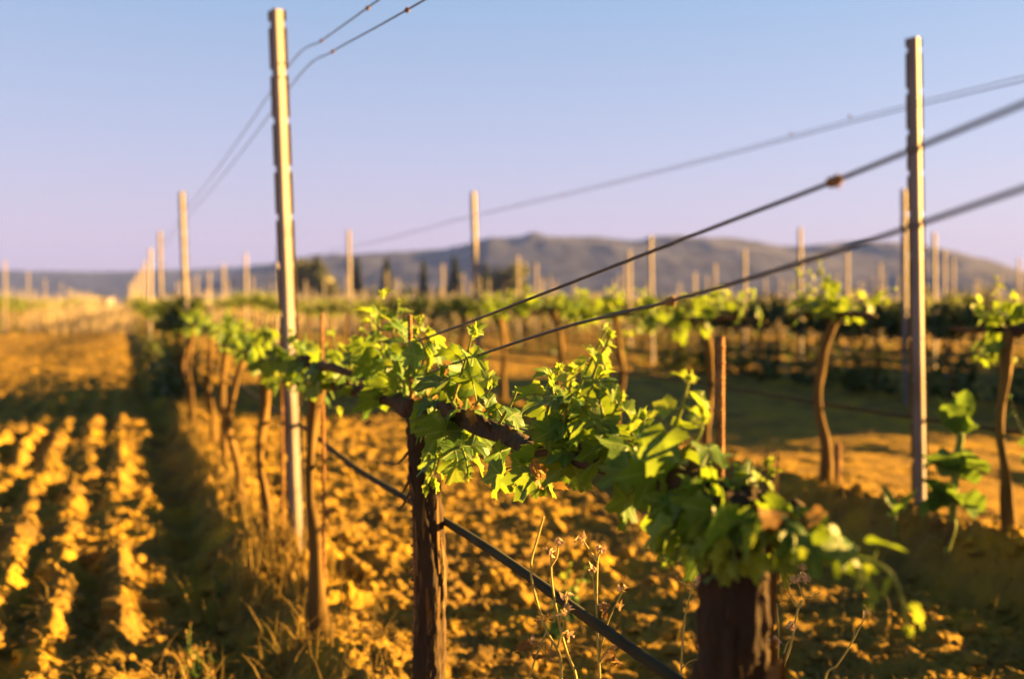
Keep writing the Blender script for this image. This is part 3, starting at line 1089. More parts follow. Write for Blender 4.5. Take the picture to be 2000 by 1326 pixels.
K_TUFT = [vine_kind(100 + i, 12, .085, .19, b, 1.0, LEAF_MID, .2, 'leaf') for i, b in enumerate((.03, -.05, .06, -.02, .045))]
K_LOW = [vine_kind(150 + i, 8, .075, .11, b, 1.0, LEAF_MID, .45, 'leaf') for i, b in enumerate((.03, -.05, .06, -.02, .045))]
K_HEAD = [vine_kind(170 + i, 9, .085, .24, b, 1.1, LEAF_MID, .25, 'leaf', reach=12, arm=.30) for i, b in enumerate((.035, -.03))]
K_LEAN = [vine_kind(200 + i, 12, .08, .2, b, .9, LEAF_MID, .45, 'leaf_far', 2) for i, b in enumerate((.05, -.04, .02, -.06))]
K_DENSE = [vine_kind(300 + i, 52, .11, .30, b, 1.0, LEAF_MID, .6, 'leaf_shaded', 22) for i, b in enumerate((.03, -.04, .05))]
K_HEDGE = [vine_kind(400 + i, 30, .10, .24, b, 1.1, LEAF_MID, .5, 'leaf_shaded', 26) for i, b in enumerate((.03, -.04))]
K_FAR = [vine_kind(500 + i, 16, .11, .28, b, .8, LEAF_LO, .4, 'leaf_far', 1, single=True) for i, b in enumerate((.05, -.05, .02, -.03))]
K_FARD = [vine_kind(600 + i, 26, .12, .30, b, .8, LEAF_LO, .45, 'leaf_shaded', 2, single=True) for i, b in enumerate((.05, -.05, .02))]

N_VINE = [0]


def put_vine(k, Y, kind, label, group, seed, dz=0.0, flip=None):
    rng = np.random.default_rng(seed * 7919 + int(Y * 100))
    X = row_x(k, Y) + rng.normal(0, .02)
    z = gz(X, Y) + dz
    single = not isinstance(kind, list)
    if single:
        o = link(bpy.data.objects.new('grapevine', kind))
        o.location = (X, Y, z)
    else:
        o = empty('grapevine', (X, Y, z))
        for nm, me in zip(KEYS, kind):
            link(bpy.data.objects.new(nm, me), o)
    fl = rng.random() < .5 if flip is None else flip
    o.rotation_euler = (0, 0, PH + (math.pi if fl else 0) + rng.normal(0, .06))
    s = rng.uniform(.94, 1.06)
    o.scale = (s, 1.0, rng.uniform(.95, 1.05) if not single else rng.uniform(.9, 1.1))
    N_VINE[0] += 1
    return tag(o, label, 'grapevine', group)


# first row beyond the two near vines
LAB1 = ['vine with a lit trunk just right of the nearest post',
        'vine with orange trunk standing against the left side of the nearest post',
        'vine with orange trunk second to the left of the nearest post',
        'vine in the left row with a narrow trunk, midway between the two nearest posts',
        'vine in the left row next right of the second post']
Ys = 2.905
i = 0
while Ys < 38:
    if i < 5:
        put_vine(ROW1, Ys, K_LOW[i % 5], LAB1[i], None, 1 + i, 0, i % 2 == 0)
    elif Ys < 8.6:
        put_vine(ROW1, Ys, K_LOW[(i * 2) % 5], 'vine with leafy head and orange trunk near the second post of the left row', 'vines around the second post', 1 + i)
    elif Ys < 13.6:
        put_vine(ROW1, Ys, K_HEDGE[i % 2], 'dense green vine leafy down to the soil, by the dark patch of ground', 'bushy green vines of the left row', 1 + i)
    elif Ys < 20:
        put_vine(ROW1, Ys, K_LEAN[i % 4], 'vine in the far stretch of the left row, beyond the bushy green ones', 'vines at the far end of the left row', 1 + i)
    else:
        put_vine(ROW1, Ys, K_FAR[i % 4], 'vine in the far stretch of the left row, beyond the bushy green ones', 'vines at the far end of the left row', 1 + i)
    Ys += .945
    i += 1

# second row
LAB2 = {3.64: 'vine with a thick dark trunk and orange edge at the right margin', 4.56: 'vine with crooked orange trunk and high green tuft, left of the tall right post',
        5.50: 'vine with an orange trunk just behind the bare brown rod', 6.45: 'vine with a slanting orange trunk right of the tallest leafy shoot',
        7.40: 'vine with a thick short looking trunk left of the tallest leafy shoot', 8.40: 'vine with a thin curved orange trunk behind the pale broad leaf'}
for i, (Y, lab) in enumerate(LAB2.items()):
    put_vine(ROW2, Y, K_HEAD[(i + 1) % 2] if i < 2 else K_TUFT[(1, 0, 2, 4, 3, 0)[i]], lab, None, 50 + i, 0, i in (1, 4))
for Ys in (2.70, 1.40, 1.0, .5):  # out-of-view vines, added and enlarged to cast shade into the view
    put_vine(ROW2, Ys, K_HEAD[0] if Ys > 2 else K_HEDGE[int(Ys) % 2], 'unseen bushy vine added outside the right edge to shade the soil and near leaves', 'unseen vines added for shade beyond the right edge', 57).scale = (1.25, .85, 1.36)
Ys, i = 9.35, 0
while Ys < 34:
    kd = K_LEAN[i % 4] if Ys < 19 else K_FAR[i % 4]
    put_vine(ROW2, Ys, kd, 'vine in the far part of the right hand row, behind the leafy shoots', 'vines in the far part of the second row', 60 + i)
    Ys += .95
    i += 1
# the row across the lane: dense and shaded on this side
Ys, i = 7.9, 0
while Ys < 34:
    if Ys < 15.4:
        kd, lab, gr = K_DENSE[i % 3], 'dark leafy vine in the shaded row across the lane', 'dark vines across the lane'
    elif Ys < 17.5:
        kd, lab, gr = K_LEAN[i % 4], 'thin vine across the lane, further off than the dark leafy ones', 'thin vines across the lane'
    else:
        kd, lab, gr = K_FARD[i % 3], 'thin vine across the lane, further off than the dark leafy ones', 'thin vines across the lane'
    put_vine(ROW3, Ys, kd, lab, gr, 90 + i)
    Ys += .95
    i += 1
LABF = 'small blurred vine in the far rows under the hills'
for k, Y0, Y1 in [(10.75, 11.5, 34), (13.3, 14, 40), (15.9, 17, 42), (18.5, 20, 44)]:
    Ys, i = Y0, 0
    while Ys < Y1:
        if k == 10.75 and 16.2 < Ys < 18.8:
            Ys += 1.0
            continue
        put_vine(k, Ys, (K_FARD if (i + int(k)) % 3 else K_FAR)[i % 3], LABF, 'vines in the far rows', int(k * 10) + i)
        Ys += 1.0
        i += 1
for k, Y0, Y1 in [(ROW0, 24.5, 48), (-5.65, 44, 60)]:
    Ys, i = Y0, 0
    while Ys < Y1:
        put_vine(k, Ys, K_FAR[i % 4], 'small blurred vine in the row at the left margin', 'vines at the left margin', 700 + i)
        Ys += 1.0
        i += 1


def vines_stuff():
    """The rest of the vineyard, too far off to be told apart."""
    rng = np.random.default_rng(77)
    mb = MB()
    rows = [(.603 + 2.58 * j, 36 + (0 if j < 4 else abs(j) * 1.0), 105) for j in range(-6, 26)]
    for k, Y0, Y1 in rows:
        Y = Y0
        while Y < Y1:
            X = row_x(k, Y)
            if abs(X / Y) < .62:
                z = 0.0
                w = np.array([SU, -CU, 0])
                tube(mb, [(X, Y, -.1), (X + .03, Y, .4), (X, Y, .75)], [.04, .03, .03], 4, 3, 0)
                tube(mb, [np.array([X, Y, .74]) - D_ROW * .6, np.array([X, Y, .74]) + D_ROW * .6], [.025, .03], 4, 2, 0)
                for _ in range(9):
                    c = np.array([X, Y, .72]) + D_ROW * rng.uniform(-.6, .6) + np.array([rng.normal(0, .1), rng.normal(0, .08), rng.uniform(-.05, .35)])
                    place_leaf(mb, LEAF_LO, c, rng.normal(0, 1, 3), rng.normal(0, 1, 3) + UP, rng.uniform(.14, .24), mat=1)
                tube(mb, [(X + .1, Y, 0), (X + .1, Y, rng.uniform(1.15, 1.6))], [.02, .02], 4, 2, 2)
            Y += 1.25
    tag(mb.build('distant_vines', [M['bark_far'], M['leaf_far'], M['post_far']]), kind='stuff')


vines_stuff()

# ------------------------------------------------------------------ grass, weeds, clods
def blades(name, spots, mat, seed, label=None):
    """spots: X, Y, n, spread, height, width"""
    rng = np.random.default_rng(seed)
    N = sum(s[2] for s in spots)
    Xs, Ys_, H, W = [], [], [], []
    for X, Y, n, sx_, sy_, h, w in spots:
        Xs.append(X + rng.normal(0, sx_, n))
        Ys_.append(Y + rng.normal(0, sy_, n))
        H.append(h * rng.uniform(.35, 1.15, n))
        W.append(w * rng.uniform(.6, 1.3, n))
    X, Y, H, W = map(np.concatenate, (Xs, Ys_, H, W))
    ok = Y > .5
    X, Y, H, W = X[ok], Y[ok], H[ok], W[ok]
    n = len(X)
    Z = ground_h(X, Y) - .01
    az = rng.uniform(0, 2 * math.pi, n)
    bend = rng.uniform(.1, .9, n) ** 1.3
    dx, dy = np.cos(az), np.sin(az)
    B = np.stack([X, Y, Z], -1)
    D = np.stack([dx, dy, 0 * dx], -1)
    S = np.stack([-dy, dx, 0 * dx], -1)
    V = np.zeros((n, 7, 3))
    for j, (f, wf) in enumerate([(0, 1.0), (.4, .85), (.75, .55)]):
        c = B + D * (H * bend * f ** 2)[:, None] + UP * (H * f * (1 - .35 * bend * f))[:, None]
        V[:, 2 * j] = c - S * (W * wf / 2)[:, None]
        V[:, 2 * j + 1] = c + S * (W * wf / 2)[:, None]
    V[:, 6] = B + D * (H * bend)[:, None] + UP * (H * (1 - .4 * bend))[:, None]
    off = np.arange(n)[:, None] * 7
    q = np.concatenate([off + np.array([0, 1, 3, 2]), off + np.array([2, 3, 5, 4])])
    t = off + np.array([4, 5, 6])
    mb = MB()
    mb.add(V.reshape(-1, 3), [q, t])
    return tag(mb.build(name, mat), kind='stuff')


gs = []
rg = np.random.default_rng(4)
for Y in np.arange(1.6, 9.5, .22):
    gs.append((row_x(ROW1, Y) + rg.normal(0, .05), Y, 34, .10, .12, .10 + .04 * rg.random(), .0035))
for Y in np.arange(3.0, 10, .18):
    gs.append((row_x(ROW1, Y) - .02, Y, 12, .07, .1, .20, .005))
for Y in np.arange(2.6, 9, .25):
    gs.append((row_x(ROW2, Y) - .02 + rg.normal(0, .06), Y, 26, .12, .12, .10, .004))
for X, Y, n, h in [(-.80, 3.55, 160, .22), (-.70, 3.35, 90, .16), (-.92, 3.4, 80, .2), (1.25, 4.3, 60, .16), (1.45, 4.35, 60, .15), (-.75, 2.5, 60, .20), (-.95, 2.3, 50, .16), (-.62, 2.75, 60, .18),
                   (-.2, 2.05, 70, .16), (-.35, 2.2, 60, .14), (.32, 1.5, 40, .12), (-.85, 2.2, 40, .2)]:
    gs.append((X, Y, n, .08, .08, h, .005))
for _ in range(420):
    Y = rg.uniform(1.5, 9)
    X = rg.uniform(-.55, .5) * Y
    gs.append((X, Y, rg.integers(4, 12), .05, .05, .06 + .05 * rg.random(), .003))
blades('dry_grass', gs, M['blade'], 8)

fs = []
for _ in range(900):
    Y = rg.uniform(30, 75)
    X = rg.uniform(-.58, .58) * Y
    fs.append((X, Y, 34, .6, .5, 1.0 + .35 * rg.random(), .035))
blades('tall_dry_grass', fs, M['blade_far'], 9)
ls = []
for _ in range(150):
    Y = rg.uniform(13.5, 32)
    X = rg.uniform(-.5, -.33) * Y
    ls.append((X, Y, 20, .3, .3, .14, .012))
blades('dry_grass', ls, M['blade'], 12)


def clods(n, seed):
    """Loose lumps of ploughed soil, uncountable, lying on the ground."""
    rng = np.random.default_rng(seed)
    ph = (1 + 5 ** .5) / 2
    ico = np.array([(-1, ph, 0), (1, ph, 0), (-1, -ph, 0), (1, -ph, 0), (0, -1, ph), (0, 1, ph), (0, -1, -ph), (0, 1, -ph), (ph, 0, -1), (ph, 0, 1), (-ph, 0, -1), (-ph, 0, 1)]) / 1.9
    tri = np.array([[0, 11, 5], [0, 5, 1], [0, 1, 7], [0, 7, 10], [0, 10, 11], [1, 5, 9], [5, 11, 4], [11, 10, 2], [10, 7, 6], [7, 1, 8], [3, 9, 4], [3, 4, 2], [3, 2, 6], [3, 6, 8], [3, 8, 9],
                    [4, 9, 5], [2, 4, 11], [6, 2, 10], [8, 6, 7], [9, 8, 1]])
    Y = 1.3 * np.exp(rng.uniform(0, math.log(13 / 1.3), n))
    X = rng.uniform(-.6, .6, n) * Y
    u, v = uv(X, Y)
    keep = (u < 3.4) & (np.abs(u - CU * ROW1) > .12)
    X, Y = X[keep], Y[keep]
    n = len(X)
    s = .010 * np.exp(rng.normal(0, .6, n))
    s = np.clip(s, .004, .045)
    Z = ground_h(X, Y) + s * .15
    V = ico[None] * s[:, None, None] * np.stack([rng.uniform(.7, 1.3, n), rng.uniform(.7, 1.3, n), rng.uniform(.5, .9, n)], -1)[:, None, :] * rng.uniform(.75, 1.25, (n, 12, 1))
    V = V + np.stack([X, Y, Z], -1)[:, None, :]
    f = (np.arange(n)[:, None, None] * 12 + tri[None]).reshape(-1, 3)
    mb = MB()
    mb.add(V.reshape(-1, 3), f, smooth=False)
    tag(mb.build('soil_clods', M['soil']), kind='stuff')


clods(16000, 3)


def straw(n, seed):
    """Bits of straw and prunings strewn over the soil, uncountable."""
    rng = np.random.default_rng(seed)
    Y = 1.3 * np.exp(rng.uniform(0, math.log(7 / 1.3), n))
    X = rng.uniform(-.58, .58, n) * Y
    L = rng.uniform(.02, .09, n)
    W = rng.uniform(.0012, .0035, n)
    a = rng.uniform(0, 6.28, n)
    d = np.stack([np.cos(a), np.sin(a), rng.normal(0, .18, n)], -1)
    sd = np.stack([-np.sin(a), np.cos(a), rng.normal(0, .4, n)], -1)
    c0 = np.stack([X, Y, np.maximum(ground_h(X, Y), ground_h(X + .03, Y)) + .008], -1)
    V = np.stack([c0 - d * L[:, None] / 2 - sd * W[:, None], c0 - d * L[:, None] / 2 + sd * W[:, None], c0 + UP * .004 + sd * W[:, None], c0 + UP * .004 - sd * W[:, None],
                  c0 + d * L[:, None] / 2 + sd * W[:, None] * .6, c0 + d * L[:, None] / 2 - sd * W[:, None] * .6], 1)
    o = np.arange(n)[:, None] * 6
    mb = MB()
    mb.add(V.reshape(-1, 3), np.concatenate([o + np.array([0, 1, 2, 3]), o + np.array([3, 2, 4, 5])]))
    tag(mb.build('straw_litter', M['blade']), kind='stuff')


straw(5000, 6)

# ------------------------------------------------------------------ dry weed stalks in front
def px_line(pix, Y):
    return [P(x, y, Y) for x, y in pix]


def weed_stalk(label, Y, main, branches, heads, seed, r=.0022, tuft=()):
    rng = np.random.default_rng(seed)
    m = px_line(main, Y)
    X = m[-1][0]
    base = np.array([X, Y, gz(X, Y)])
    o = empty('dry_weed', tuple(base))
    tag(o, label, 'weed')
    st = MB()
    foot = m[-1] - base
    pts = [q - base for q in m] + [foot * f + np.array([0, 0, -.02 * (1 - f)]) for f in (.8, .6, .4, .2, 0)]
    tube(st, pts[::-1], [r * 1.25, r, r * .6], 7, 70)
    stem = st.build('stem', M['straw'], o)
    for b in branches:
        bb = MB()
        tube(bb, [q - base for q in px_line(b, Y)], [r * .75, r * .4], 6, 14)
        bb.build('side_stem', M['straw'], o)
    for (x, y) in heads:
        hb = MB()
        c = P(x, y, Y) - base
        for _ in range(7):
            d = norm(rng.normal(0, 1, 3) + UP * .5)
            place_leaf(hb, LEAF_LO, c + rng.normal(0, .003, 3), d, rng.normal(0, 1, 3), rng.uniform(.008, .016), fold=rng.uniform(.3, 1.2), narrow=.5)
        hb.build('seed_head', M['seed'], o)
    for (x, y, n, sz) in tuft:
        tb = MB()
        for _ in range(n // 2):
            c = P(x, y, Y) - base + rng.normal(0, sz, 3)
            place_leaf(tb, LEAF_MID, c, rng.normal(0, 1, 3), rng.normal(0, 1, 3), rng.uniform(.012, .028), fold=rng.uniform(.2, 1.2), curl=rng.uniform(0, 2), narrow=.6, rng=rng)
        tb.build('withered_leaves', M['leaf_dry'], o)
    return o


weed_stalk('dry bent weed stalk with a bare upright tip, in front of the slanting hose', 1.38,
           [(1062, 1008), (1050, 1050), (1037, 1101), (1044, 1157), (1068, 1232), (1092, 1276), (1096, 1330)],
           [[(1068, 1232), (1046, 1284), (1032, 1330)], [(1088, 1268), (1100, 1225), (1112, 1190)], [(1068, 1232), (1078, 1255), (1070, 1275)]],
           [(1112, 1185), (1040, 1250)], 1, tuft=[(1040, 1265, 12, .012), (1075, 1205, 8, .008)])
weed_stalk('dry straight weed stalk with a drooping pale seed head at its tip', 1.40,
           [(1076, 1074), (1078, 1137), (1092, 1217), (1108, 1276), (1126, 1330)],
           [[(1076, 1105), (1088, 1085), (1090, 1055)], [(1092, 1217), (1104, 1180), (1108, 1160)]], [(1076, 1078), (1090, 1060), (1108, 1160), (1104, 1195), (1110, 1240)], 2)
weed_stalk('tallest dry weed stalk, forked at the top, right of the slanting hose', 1.40,
           [(1175, 1074), (1167, 1097), (1165, 1197), (1168, 1260), (1171, 1330)],
           [[(1167, 1097), (1152, 1075), (1137, 1052)], [(1166, 1180), (1160, 1140), (1156, 1115)], [(1167, 1292), (1180, 1240), (1191, 1205), (1218, 1149)], [(1168, 1300), (1185, 1270), (1198, 1262)]],
           [(1137, 1052), (1175, 1072), (1156, 1112), (1218, 1149), (1182, 1185), (1198, 1262)], 3, tuft=[(1182, 1192, 10, .012), (1186, 1280, 12, .011)])
weed_stalk('single dry weed stalk standing against the shaded left side of the thick trunk', 1.36,
           [(1367, 1127), (1353, 1146), (1342, 1185), (1337, 1210), (1333, 1260), (1330, 1330)],
           [[(1353, 1146), (1338, 1140), (1324, 1133)], [(1351, 1142), (1349, 1125), (1350, 1115)], [(1331, 1306), (1345, 1292), (1363, 1286)]], [(1363, 1098), (1367, 1126), (1354, 1112)], 4, .0017)
weed_stalk('branching yellow weed stalk beside the peeling bark of the thick trunk', 1.30,
           [(1537, 1085), (1548, 1128), (1539, 1150), (1559, 1186), (1566, 1172), (1558, 1190), (1545, 1257), (1526, 1330)],
           [[(1524, 1117), (1536, 1150), (1559, 1186)], [(1558, 1136), (1566, 1158), (1572, 1168)], [(1548, 1130), (1564, 1122), (1570, 1108)], [(1517, 1178), (1521, 1240), (1518, 1330)], [(1531, 1275), (1538, 1256), (1545, 1244)],
            [(1572, 1168), (1586, 1166), (1602, 1156)]],
           [(1570, 1106), (1552, 1128), (1574, 1130), (1512, 1248), (1546, 1220)], 5, .0016)
weed_stalk('lone slanting green weed stalk at the bottom right of the thick trunk', 1.30,
           [(1695, 1193), (1662, 1257), (1635, 1298), (1611, 1330)], [[(1662, 1257), (1668, 1240), (1670, 1228)]], [(1695, 1192)], 6, .0016)

# low leafy weeds at the bottom left
def leafy_weed(label, X, Y, h, n, sz, seed, mats, spread=.06):
    rng = np.random.default_rng(seed)
    base = np.array([X, Y, gz(X, Y)])
    o = empty('leafy_weed', tuple(base))
    tag(o, label, 'weed')
    st, lv = MB(), MB()
    for _ in range(n):
        e = np.array([rng.normal(0, spread), rng.normal(0, spread), h * rng.uniform(.5, 1)])
        shoot(st, lv, [np.zeros(3), e * .5 + rng.normal(0, .01, 3), e], 6, sz, rng, LEAF_MID, .0022, .3, .3)
    st.build('stem', M['stem'], o)
    lv.build('foliage', mats, o)
    return o


leafy_weed('yellow green weed on the shaded furrow left of the nearest post', -.87, 2.75, .20, 6, .04, 1, [M['weed'], M['leaf_dry']], .05)
leafy_weed('dry orange weed clump at the bottom edge left of centre', -.78, 2.35, .14, 8, .04, 2, [M['leaf_dry'], M['leaf_dry']], .07)
leafy_weed('small pale green weed beyond the drooping leaves of the middle vine', .13, 3.0, .24, 6, .05, 3, [M['weed'], M['leaf_young']], .05)
leafy_weed('little green sprig by a clod in the left furrows', -1.05, 3.6, .10, 4, .03, 4, [M['weed'], M['weed']], .03)


for i, Y in enumerate(np.arange(2.15, 3.35, .2)):  # out-of-view weed clump added to darken the soil at lower right
    w_ = leafy_weed('unseen leafy weed added outside the right edge to shade the soil', row_x(ROW2, Y) + .03 * math.sin(i * 5), Y, .58, 15, .085, 40 + i, [M['weed'], M['weed']], .13)
    w_['group'] = 'unseen weeds added for shade beyond the right edge'


# broad plants by the right hand post
def broad_leaf(mb, pts, w, seed, cup=.3, roll=0.0):
    """A long broad leaf blade along pts."""
    p = spline(pts, 14)
    t, A, B = frames(p)
    s = np.linspace(0, 1, 14)
    ww = w * np.sin(np.clip(s * 2.7 + .35, 0, math.pi)) ** .8
    cols = np.linspace(-1, 1, 7)
    side = np.cross(t, UP)
    side /= np.linalg.norm(side, axis=1)[:, None] + 1e-9
    nn = np.cross(side, t)
    side, nn = side * math.cos(roll) + nn * math.sin(roll), nn * math.cos(roll) - side * math.sin(roll)
    V = []
    for c in cols:
        wav = .10 * np.sin(s * 17 + seed + c * 2) * abs(c)
        V.append(p + side * (ww * c)[:, None] + nn * (ww * (cup * abs(c) + wav))[:, None])
    V = np.array(V).transpose(1, 0, 2).reshape(-1, 3)
    q = np.array([[i * 7 + j, i * 7 + j + 1, i * 7 + 7 + j + 1, i * 7 + 7 + j] for i in range(13) for j in range(6)])
    mb.add(V, q)


def tall_plant():
    Y = 3.55
    b = P(1848, 1062, Y)
    b[2] = gz(b[0], Y)
    o = empty('broadleaf_plant', tuple(b))
    tag(o, 'tall pale stemmed plant with tiers of broad leaves, right of the tall post', 'plant')
    st = MB()
    tube(st, [P(1848, 1064, Y) - b - UP * .03, P(1862, 1030, Y) - b, P(1860, 1000, Y) - b, P(1864, 950, Y) - b, P(1872, 880, Y) - b, P(1876, 845, Y) - b, P(1874, 790, Y) - b],
         [.009, .012, .012, .013, .012, .013, .009], 12, 40, bark=.12, seed=3)
    st.build('stem', M['stem'], o)
    rb = MB()
    tube(rb, [P(1845, 1066, Y) - b, P(1856, 1040, Y) - b, P(1861, 1015, Y) - b], [.008, .010, .013, .010], 10, 14, bark=.25, seed=5)
    rb.build('root_collar', M['bark_strip'], o)
    rng = np.random.default_rng(6)
    tiers = [(1862, 985, 1795, 935, .045), (1862, 970, 1800, 1010, .05), (1864, 975, 1920, 1000, .05), (1868, 930, 1930, 905, .042), (1866, 925, 1812, 890, .05), (1868, 920, 1900, 880, .05),
                              (1870, 900, 1838, 930, .05), (1876, 850, 1848, 790, .036), (1876, 840, 1895, 790, .034), (1876, 835, 1835, 815, .034), (1877, 845, 1905, 830, .03), (1875, 815, 1862, 768, .028),
                              (1868, 935, 1905, 945, .045), (1864, 960, 1838, 985, .05), (1876, 850, 1830, 775, .03), (1876, 840, 1888, 762, .03), (1875, 830, 1905, 800, .03), (1868, 915, 1925, 925, .045), (1866, 905, 1805, 915, .045),
                              (1864, 980, 1900, 1012, .045), (1863, 985, 1822, 1000, .05)]
    for px, py, ex, ey, w in tiers:
        lb = MB()
        a = P(px, py, Y) - b
        e = P(ex, ey, Y + rng.uniform(-.12, .06)) - b
        mid = (a + e) / 2 + UP * rng.uniform(.0, .02)
        broad_leaf(lb, [a, mid, e], w * 1.4, rng.uniform(0, 6), .35, rng.uniform(-.8, .8))
        lb.build('leaf', M['weed'], o)


tall_plant()


def small_plant():
    Y = 3.95
    b = P(1748, 1002, Y)
    b[2] = gz(b[0], Y)
    o = empty('broadleaf_plant', tuple(b))
    tag(o, 'small plant with two broad leaves spread left of the tall post foot', 'plant')
    z = P(1748, 1002, Y) - b
    st = MB()
    tube(st, [np.zeros(3) - UP * .03, z + UP * .01], [.008, .006], 8, 6)
    st.build('stem', M['stem'], o)
    for ex, ey, w, dy in [(1720, 945, .030, .05), (1792, 955, .034, -.06), (1765, 985, .028, -.1), (1738, 1005, .02, -.1)]:
        lb = MB()
        e = P(ex, ey, Y + dy) - b
        broad_leaf(lb, [z, (z + e) / 2 + UP * -.008, e], w, ex, .5)
        lb.build('leaf', M['weed'], o)


small_plant()

# ------------------------------------------------------------------ trees
def tree(label, px, top, Y, w_px, kind='round', group=None, seed=0, base_py=None, cat='tree', n=1400, skew=0.0):
    rng = np.random.default_rng(seed)
    X = (px - 1000) / FP * Y
    z0 = gz(X, Y) - .05
    H = P(px, top, Y)[2] - z0
    Wd = w_px / FP * Y / 2
    names = {'round': 'round_tree', 'cypress': 'cypress_tree', 'bush': 'bush'}
    o = empty(names[kind], (X, Y, z0))
    tag(o, label, cat, group)
    tr = MB()
    tube(tr, [(0, 0, -.2), (.02 * H, 0, H * .3), (0, 0, H * .75)], [H * .03, H * .022, H * .008], 8, 10, bark=.2, seed=seed)
    for _ in range(5):
        e = np.array([rng.normal(0, .4) * Wd, rng.normal(0, .4) * Wd, H * rng.uniform(.5, .8)])
        tube(tr, [(0, 0, H * .25), e * .5 + np.array([0, 0, H * .18]), e], [H * .014, H * .004], 5, 6)
    tr.build('trunk', M['bark_far'], o)
    cr_ = MB()
    if kind == 'cypress':
        z = rng.uniform(.04, 1, n) ** .9
        rr = Wd * np.minimum(1, (1 - z) ** .55 * 1.15) * np.sqrt(rng.uniform(.25, 1, n)) * (1 + .35 * vnoise(z * 9, z * 0 + seed, seed))
        a = rng.uniform(0, 6.28, n)
        C = np.stack([rr * np.cos(a), rr * np.sin(a), z * H], -1)
        fs_ = .10 + .03 * H
    else:
        nb = 26 if kind == 'round' else 15
        cs = []
        for _ in range(nb):
            d = norm(rng.normal(0, 1, 3))
            rr = rng.uniform(.35, .85)
            cs.append((d[0] * rr * Wd + skew * Wd * max(0, d[2]), d[1] * rr * Wd, H * (.56 + .40 * d[2] * rr) if kind == 'round' else H * (.45 + .45 * d[2] * rr)))
        cs = np.array(cs)
        br = Wd * rng.uniform(.18, .42, nb)
        i = rng.integers(0, nb, n)
        d = rng.normal(0, 1, (n, 3))
        d /= np.linalg.norm(d, axis=1)[:, None]
        C = cs[i] + d * (br[i] * rng.uniform(.5, 1.1, n))[:, None]
        C[:, 2] = np.clip(C[:, 2], .15, H)
        fs_ = Wd * .10 + .06
    dn = rng.normal(0, 1, (n, 3))
    for q in range(n):
        place_leaf(cr_, LEAF_LO, C[q], dn[q], rng.normal(0, 1, 3) + UP * .5, fs_ * rng.uniform(.6, 1.5), fold=.2)
    cr_.build('crown', M['cypress'] if kind == 'cypress' else M['tree'], o)
    return o


tree('large yellow green round tree right behind the nearest post', 612, 508, 110, 140, 'round', None, 1, n=2200)
tree('dark cypress in front of the large round tree', 618, 500, 104, 25, 'cypress', None, 2)
tree('slim cypress standing immediately right of the pale post by the round tree', 697, 502, 104, 25, 'cypress', None, 3)
tree('cypress about midway between the pale post and the next cypress to the right', 755, 504, 104, 25, 'cypress', None, 4)
tree('cypress between the low round bushes left of the mid row post', 827, 510, 104, 24, 'cypress', None, 5)
tree('broad dark cypress just left of the tall mid row post', 888, 502, 104, 32, 'cypress', None, 6)
tree('dark cypress close to the right side of the tall mid row post', 946, 514, 104, 27, 'cypress', None, 7)
tree('big dark round tree right of the tall mid row post', 992, 510, 112, 104, 'round', None, 8, n=2600, skew=.35)
tree('low bush below the two left cypresses', 655, 549, 108, 62, 'bush', None, 9, cat='bush', n=800)
tree('low bush at the foot of the pale post, left of the middle cypress', 722, 553, 108, 60, 'bush', None, 10, cat='bush', n=800)
tree('dark rounded bush between two cypresses under the hill', 797, 551, 108, 66, 'bush', None, 11, cat='bush', n=800)
tree('rounded bush touching the broad dark cypress', 862, 549, 108, 56, 'bush', None, 12, cat='bush', n=800)
tree('lone low bush below the big hill, right of the two pale posts', 1152, 564, 112, 52, 'bush', None, 13, cat='bush', n=800)
tree('small pointed tree alone at the end of the left hand field', 183, 568, 100, 48, 'bush', None, 14, cat='bush', n=900)
for i, (x, t, w) in enumerate([(1268, 562, 60), (1345, 566, 50), (1420, 560, 60), (1500, 562, 56), (1590, 556, 66), (1660, 550, 60), (1725, 548, 64), (1800, 540, 70), (1870, 545, 62), (1935, 540, 70), (1995, 542, 60)]):
    tree('olive green bush in the hedge line under the right end of the hills', x, t + 4, 70 + (i % 3) * 6, w, 'bush', 'bushes under the right end of the hills', 30 + i, cat='bush', n=500)
for i, (x, t, w) in enumerate([(30, 592, 30), (62, 593, 26), (95, 592, 24), (130, 594, 24), (160, 596, 30)]):
    tree('tiny dark bush in the pale grass of the left hand field', x, t - 6, 85, w, 'bush', 'bushes in the left hand field', 50 + i, cat='bush', n=250)


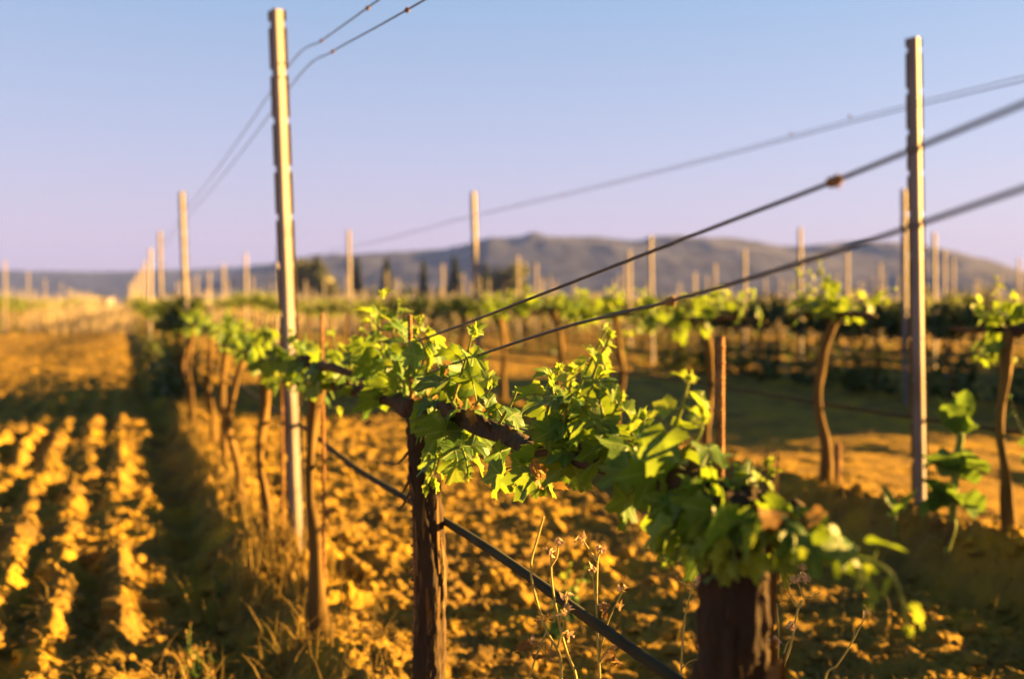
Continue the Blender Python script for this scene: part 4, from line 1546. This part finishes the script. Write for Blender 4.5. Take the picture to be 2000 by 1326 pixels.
for i, (X, Y, hh, r_) in enumerate([(12.2, 12.9, 4.2, 1.35), (12.2, 14.7, 4.1, 1.35), (11.6, 10.7, 2.5, 1.3)]):
    rng = np.random.default_rng(900 + i)
    z0 = gz(X, Y)
    o = empty('shade_tree', (X, Y, z0))
    tag(o, 'dense leafy tree beyond the right edge, its shade lying over the lane', 'tree', 'trees beyond the right edge')
    mb = MB()
    tube(mb, [(0, 0, -.2), (.05, 0, hh * .4), (0, .05, hh * .8)], [.16, .12, .04], 10, 14, bark=.2, seed=i)
    mb.build('trunk', M['bark'], o)
    mb = MB()
    C = rng.normal(0, 1, (2600, 3))
    C /= np.linalg.norm(C, axis=1)[:, None]
    C *= (rng.uniform(.15, 1, 2600) ** .45 * (1 + .22 * vnoise(C[:, 0] * 3 + i * 9, C[:, 2] * 3 + C[:, 1] * 2, 40 + i)))[:, None]
    C = C * np.array([r_, r_, hh * .5]) + np.array([0, 0, hh * .5])
    for q in range(len(C)):
        place_leaf(mb, LEAF_LO, C[q], rng.normal(0, 1, 3), rng.normal(0, 1, 3), rng.uniform(.18, .36), fold=.2)
    mb.build('crown', M['tree'], o)


def shed():
    Y = 95.0
    p = P(207, 606, Y)
    z0 = gz(p[0], Y)
    o = empty('shed', (p[0], Y, z0))
    tag(o, 'tiny pale hut at the end of the left hand field below the pointed tree', 'hut')
    w, d, h = .48, .9, 1.15
    mb = MB()
    V = [(-w, -d, -.2), (w, -d, -.2), (w, d, -.2), (-w, d, -.2), (-w, -d, h), (w, -d, h), (w, d, h), (-w, d, h)]
    mb.add(V, np.array([[0, 1, 5, 4], [1, 2, 6, 5], [2, 3, 7, 6], [3, 0, 4, 7]]), smooth=False)
    mb.build('wall', M['plaster'], o)
    rb = MB()
    V = [(-w - .1, -d - .1, h), (w + .1, -d - .1, h), (w + .1, d + .1, h), (-w - .1, d + .1, h), (-w - .1, 0, h + .22), (w + .1, 0, h + .22)]
    rb.add(V, [np.array([[0, 1, 5, 4], [2, 3, 4, 5], [3, 2, 1, 0]]), np.array([[3, 0, 4], [1, 2, 5]])], smooth=False)
    rb.build('roof', M['plaster'], o)


shed()

# ------------------------------------------------------------------ the evening air
def haze():
    m, nt, out = mat_new('haze')
    v = nt.nodes.new('ShaderNodeVolumePrincipled')
    v.inputs['Color'].default_value = (.14, .25, 1.0, 1)
    v.inputs['Density'].default_value = 0.00036
    v.inputs['Anisotropy'].default_value = 0.0
    nt.links.new(v.outputs[0], out.inputs['Volume'])
    mb = MB()
    s, z0, z1 = 1450.0, -1.6, 72.0
    V = [(-s, -s, z0), (s, -s, z0), (s, s, z0), (-s, s, z0), (-s, -s, z1), (s, -s, z1), (s, s, z1), (-s, s, z1)]
    mb.add(V, np.array([[0, 3, 2, 1], [4, 5, 6, 7], [0, 1, 5, 4], [1, 2, 6, 5], [2, 3, 7, 6], [3, 0, 4, 7]]), smooth=False)
    o = mb.build('haze', m)
    tag(o, kind='stuff')


haze()
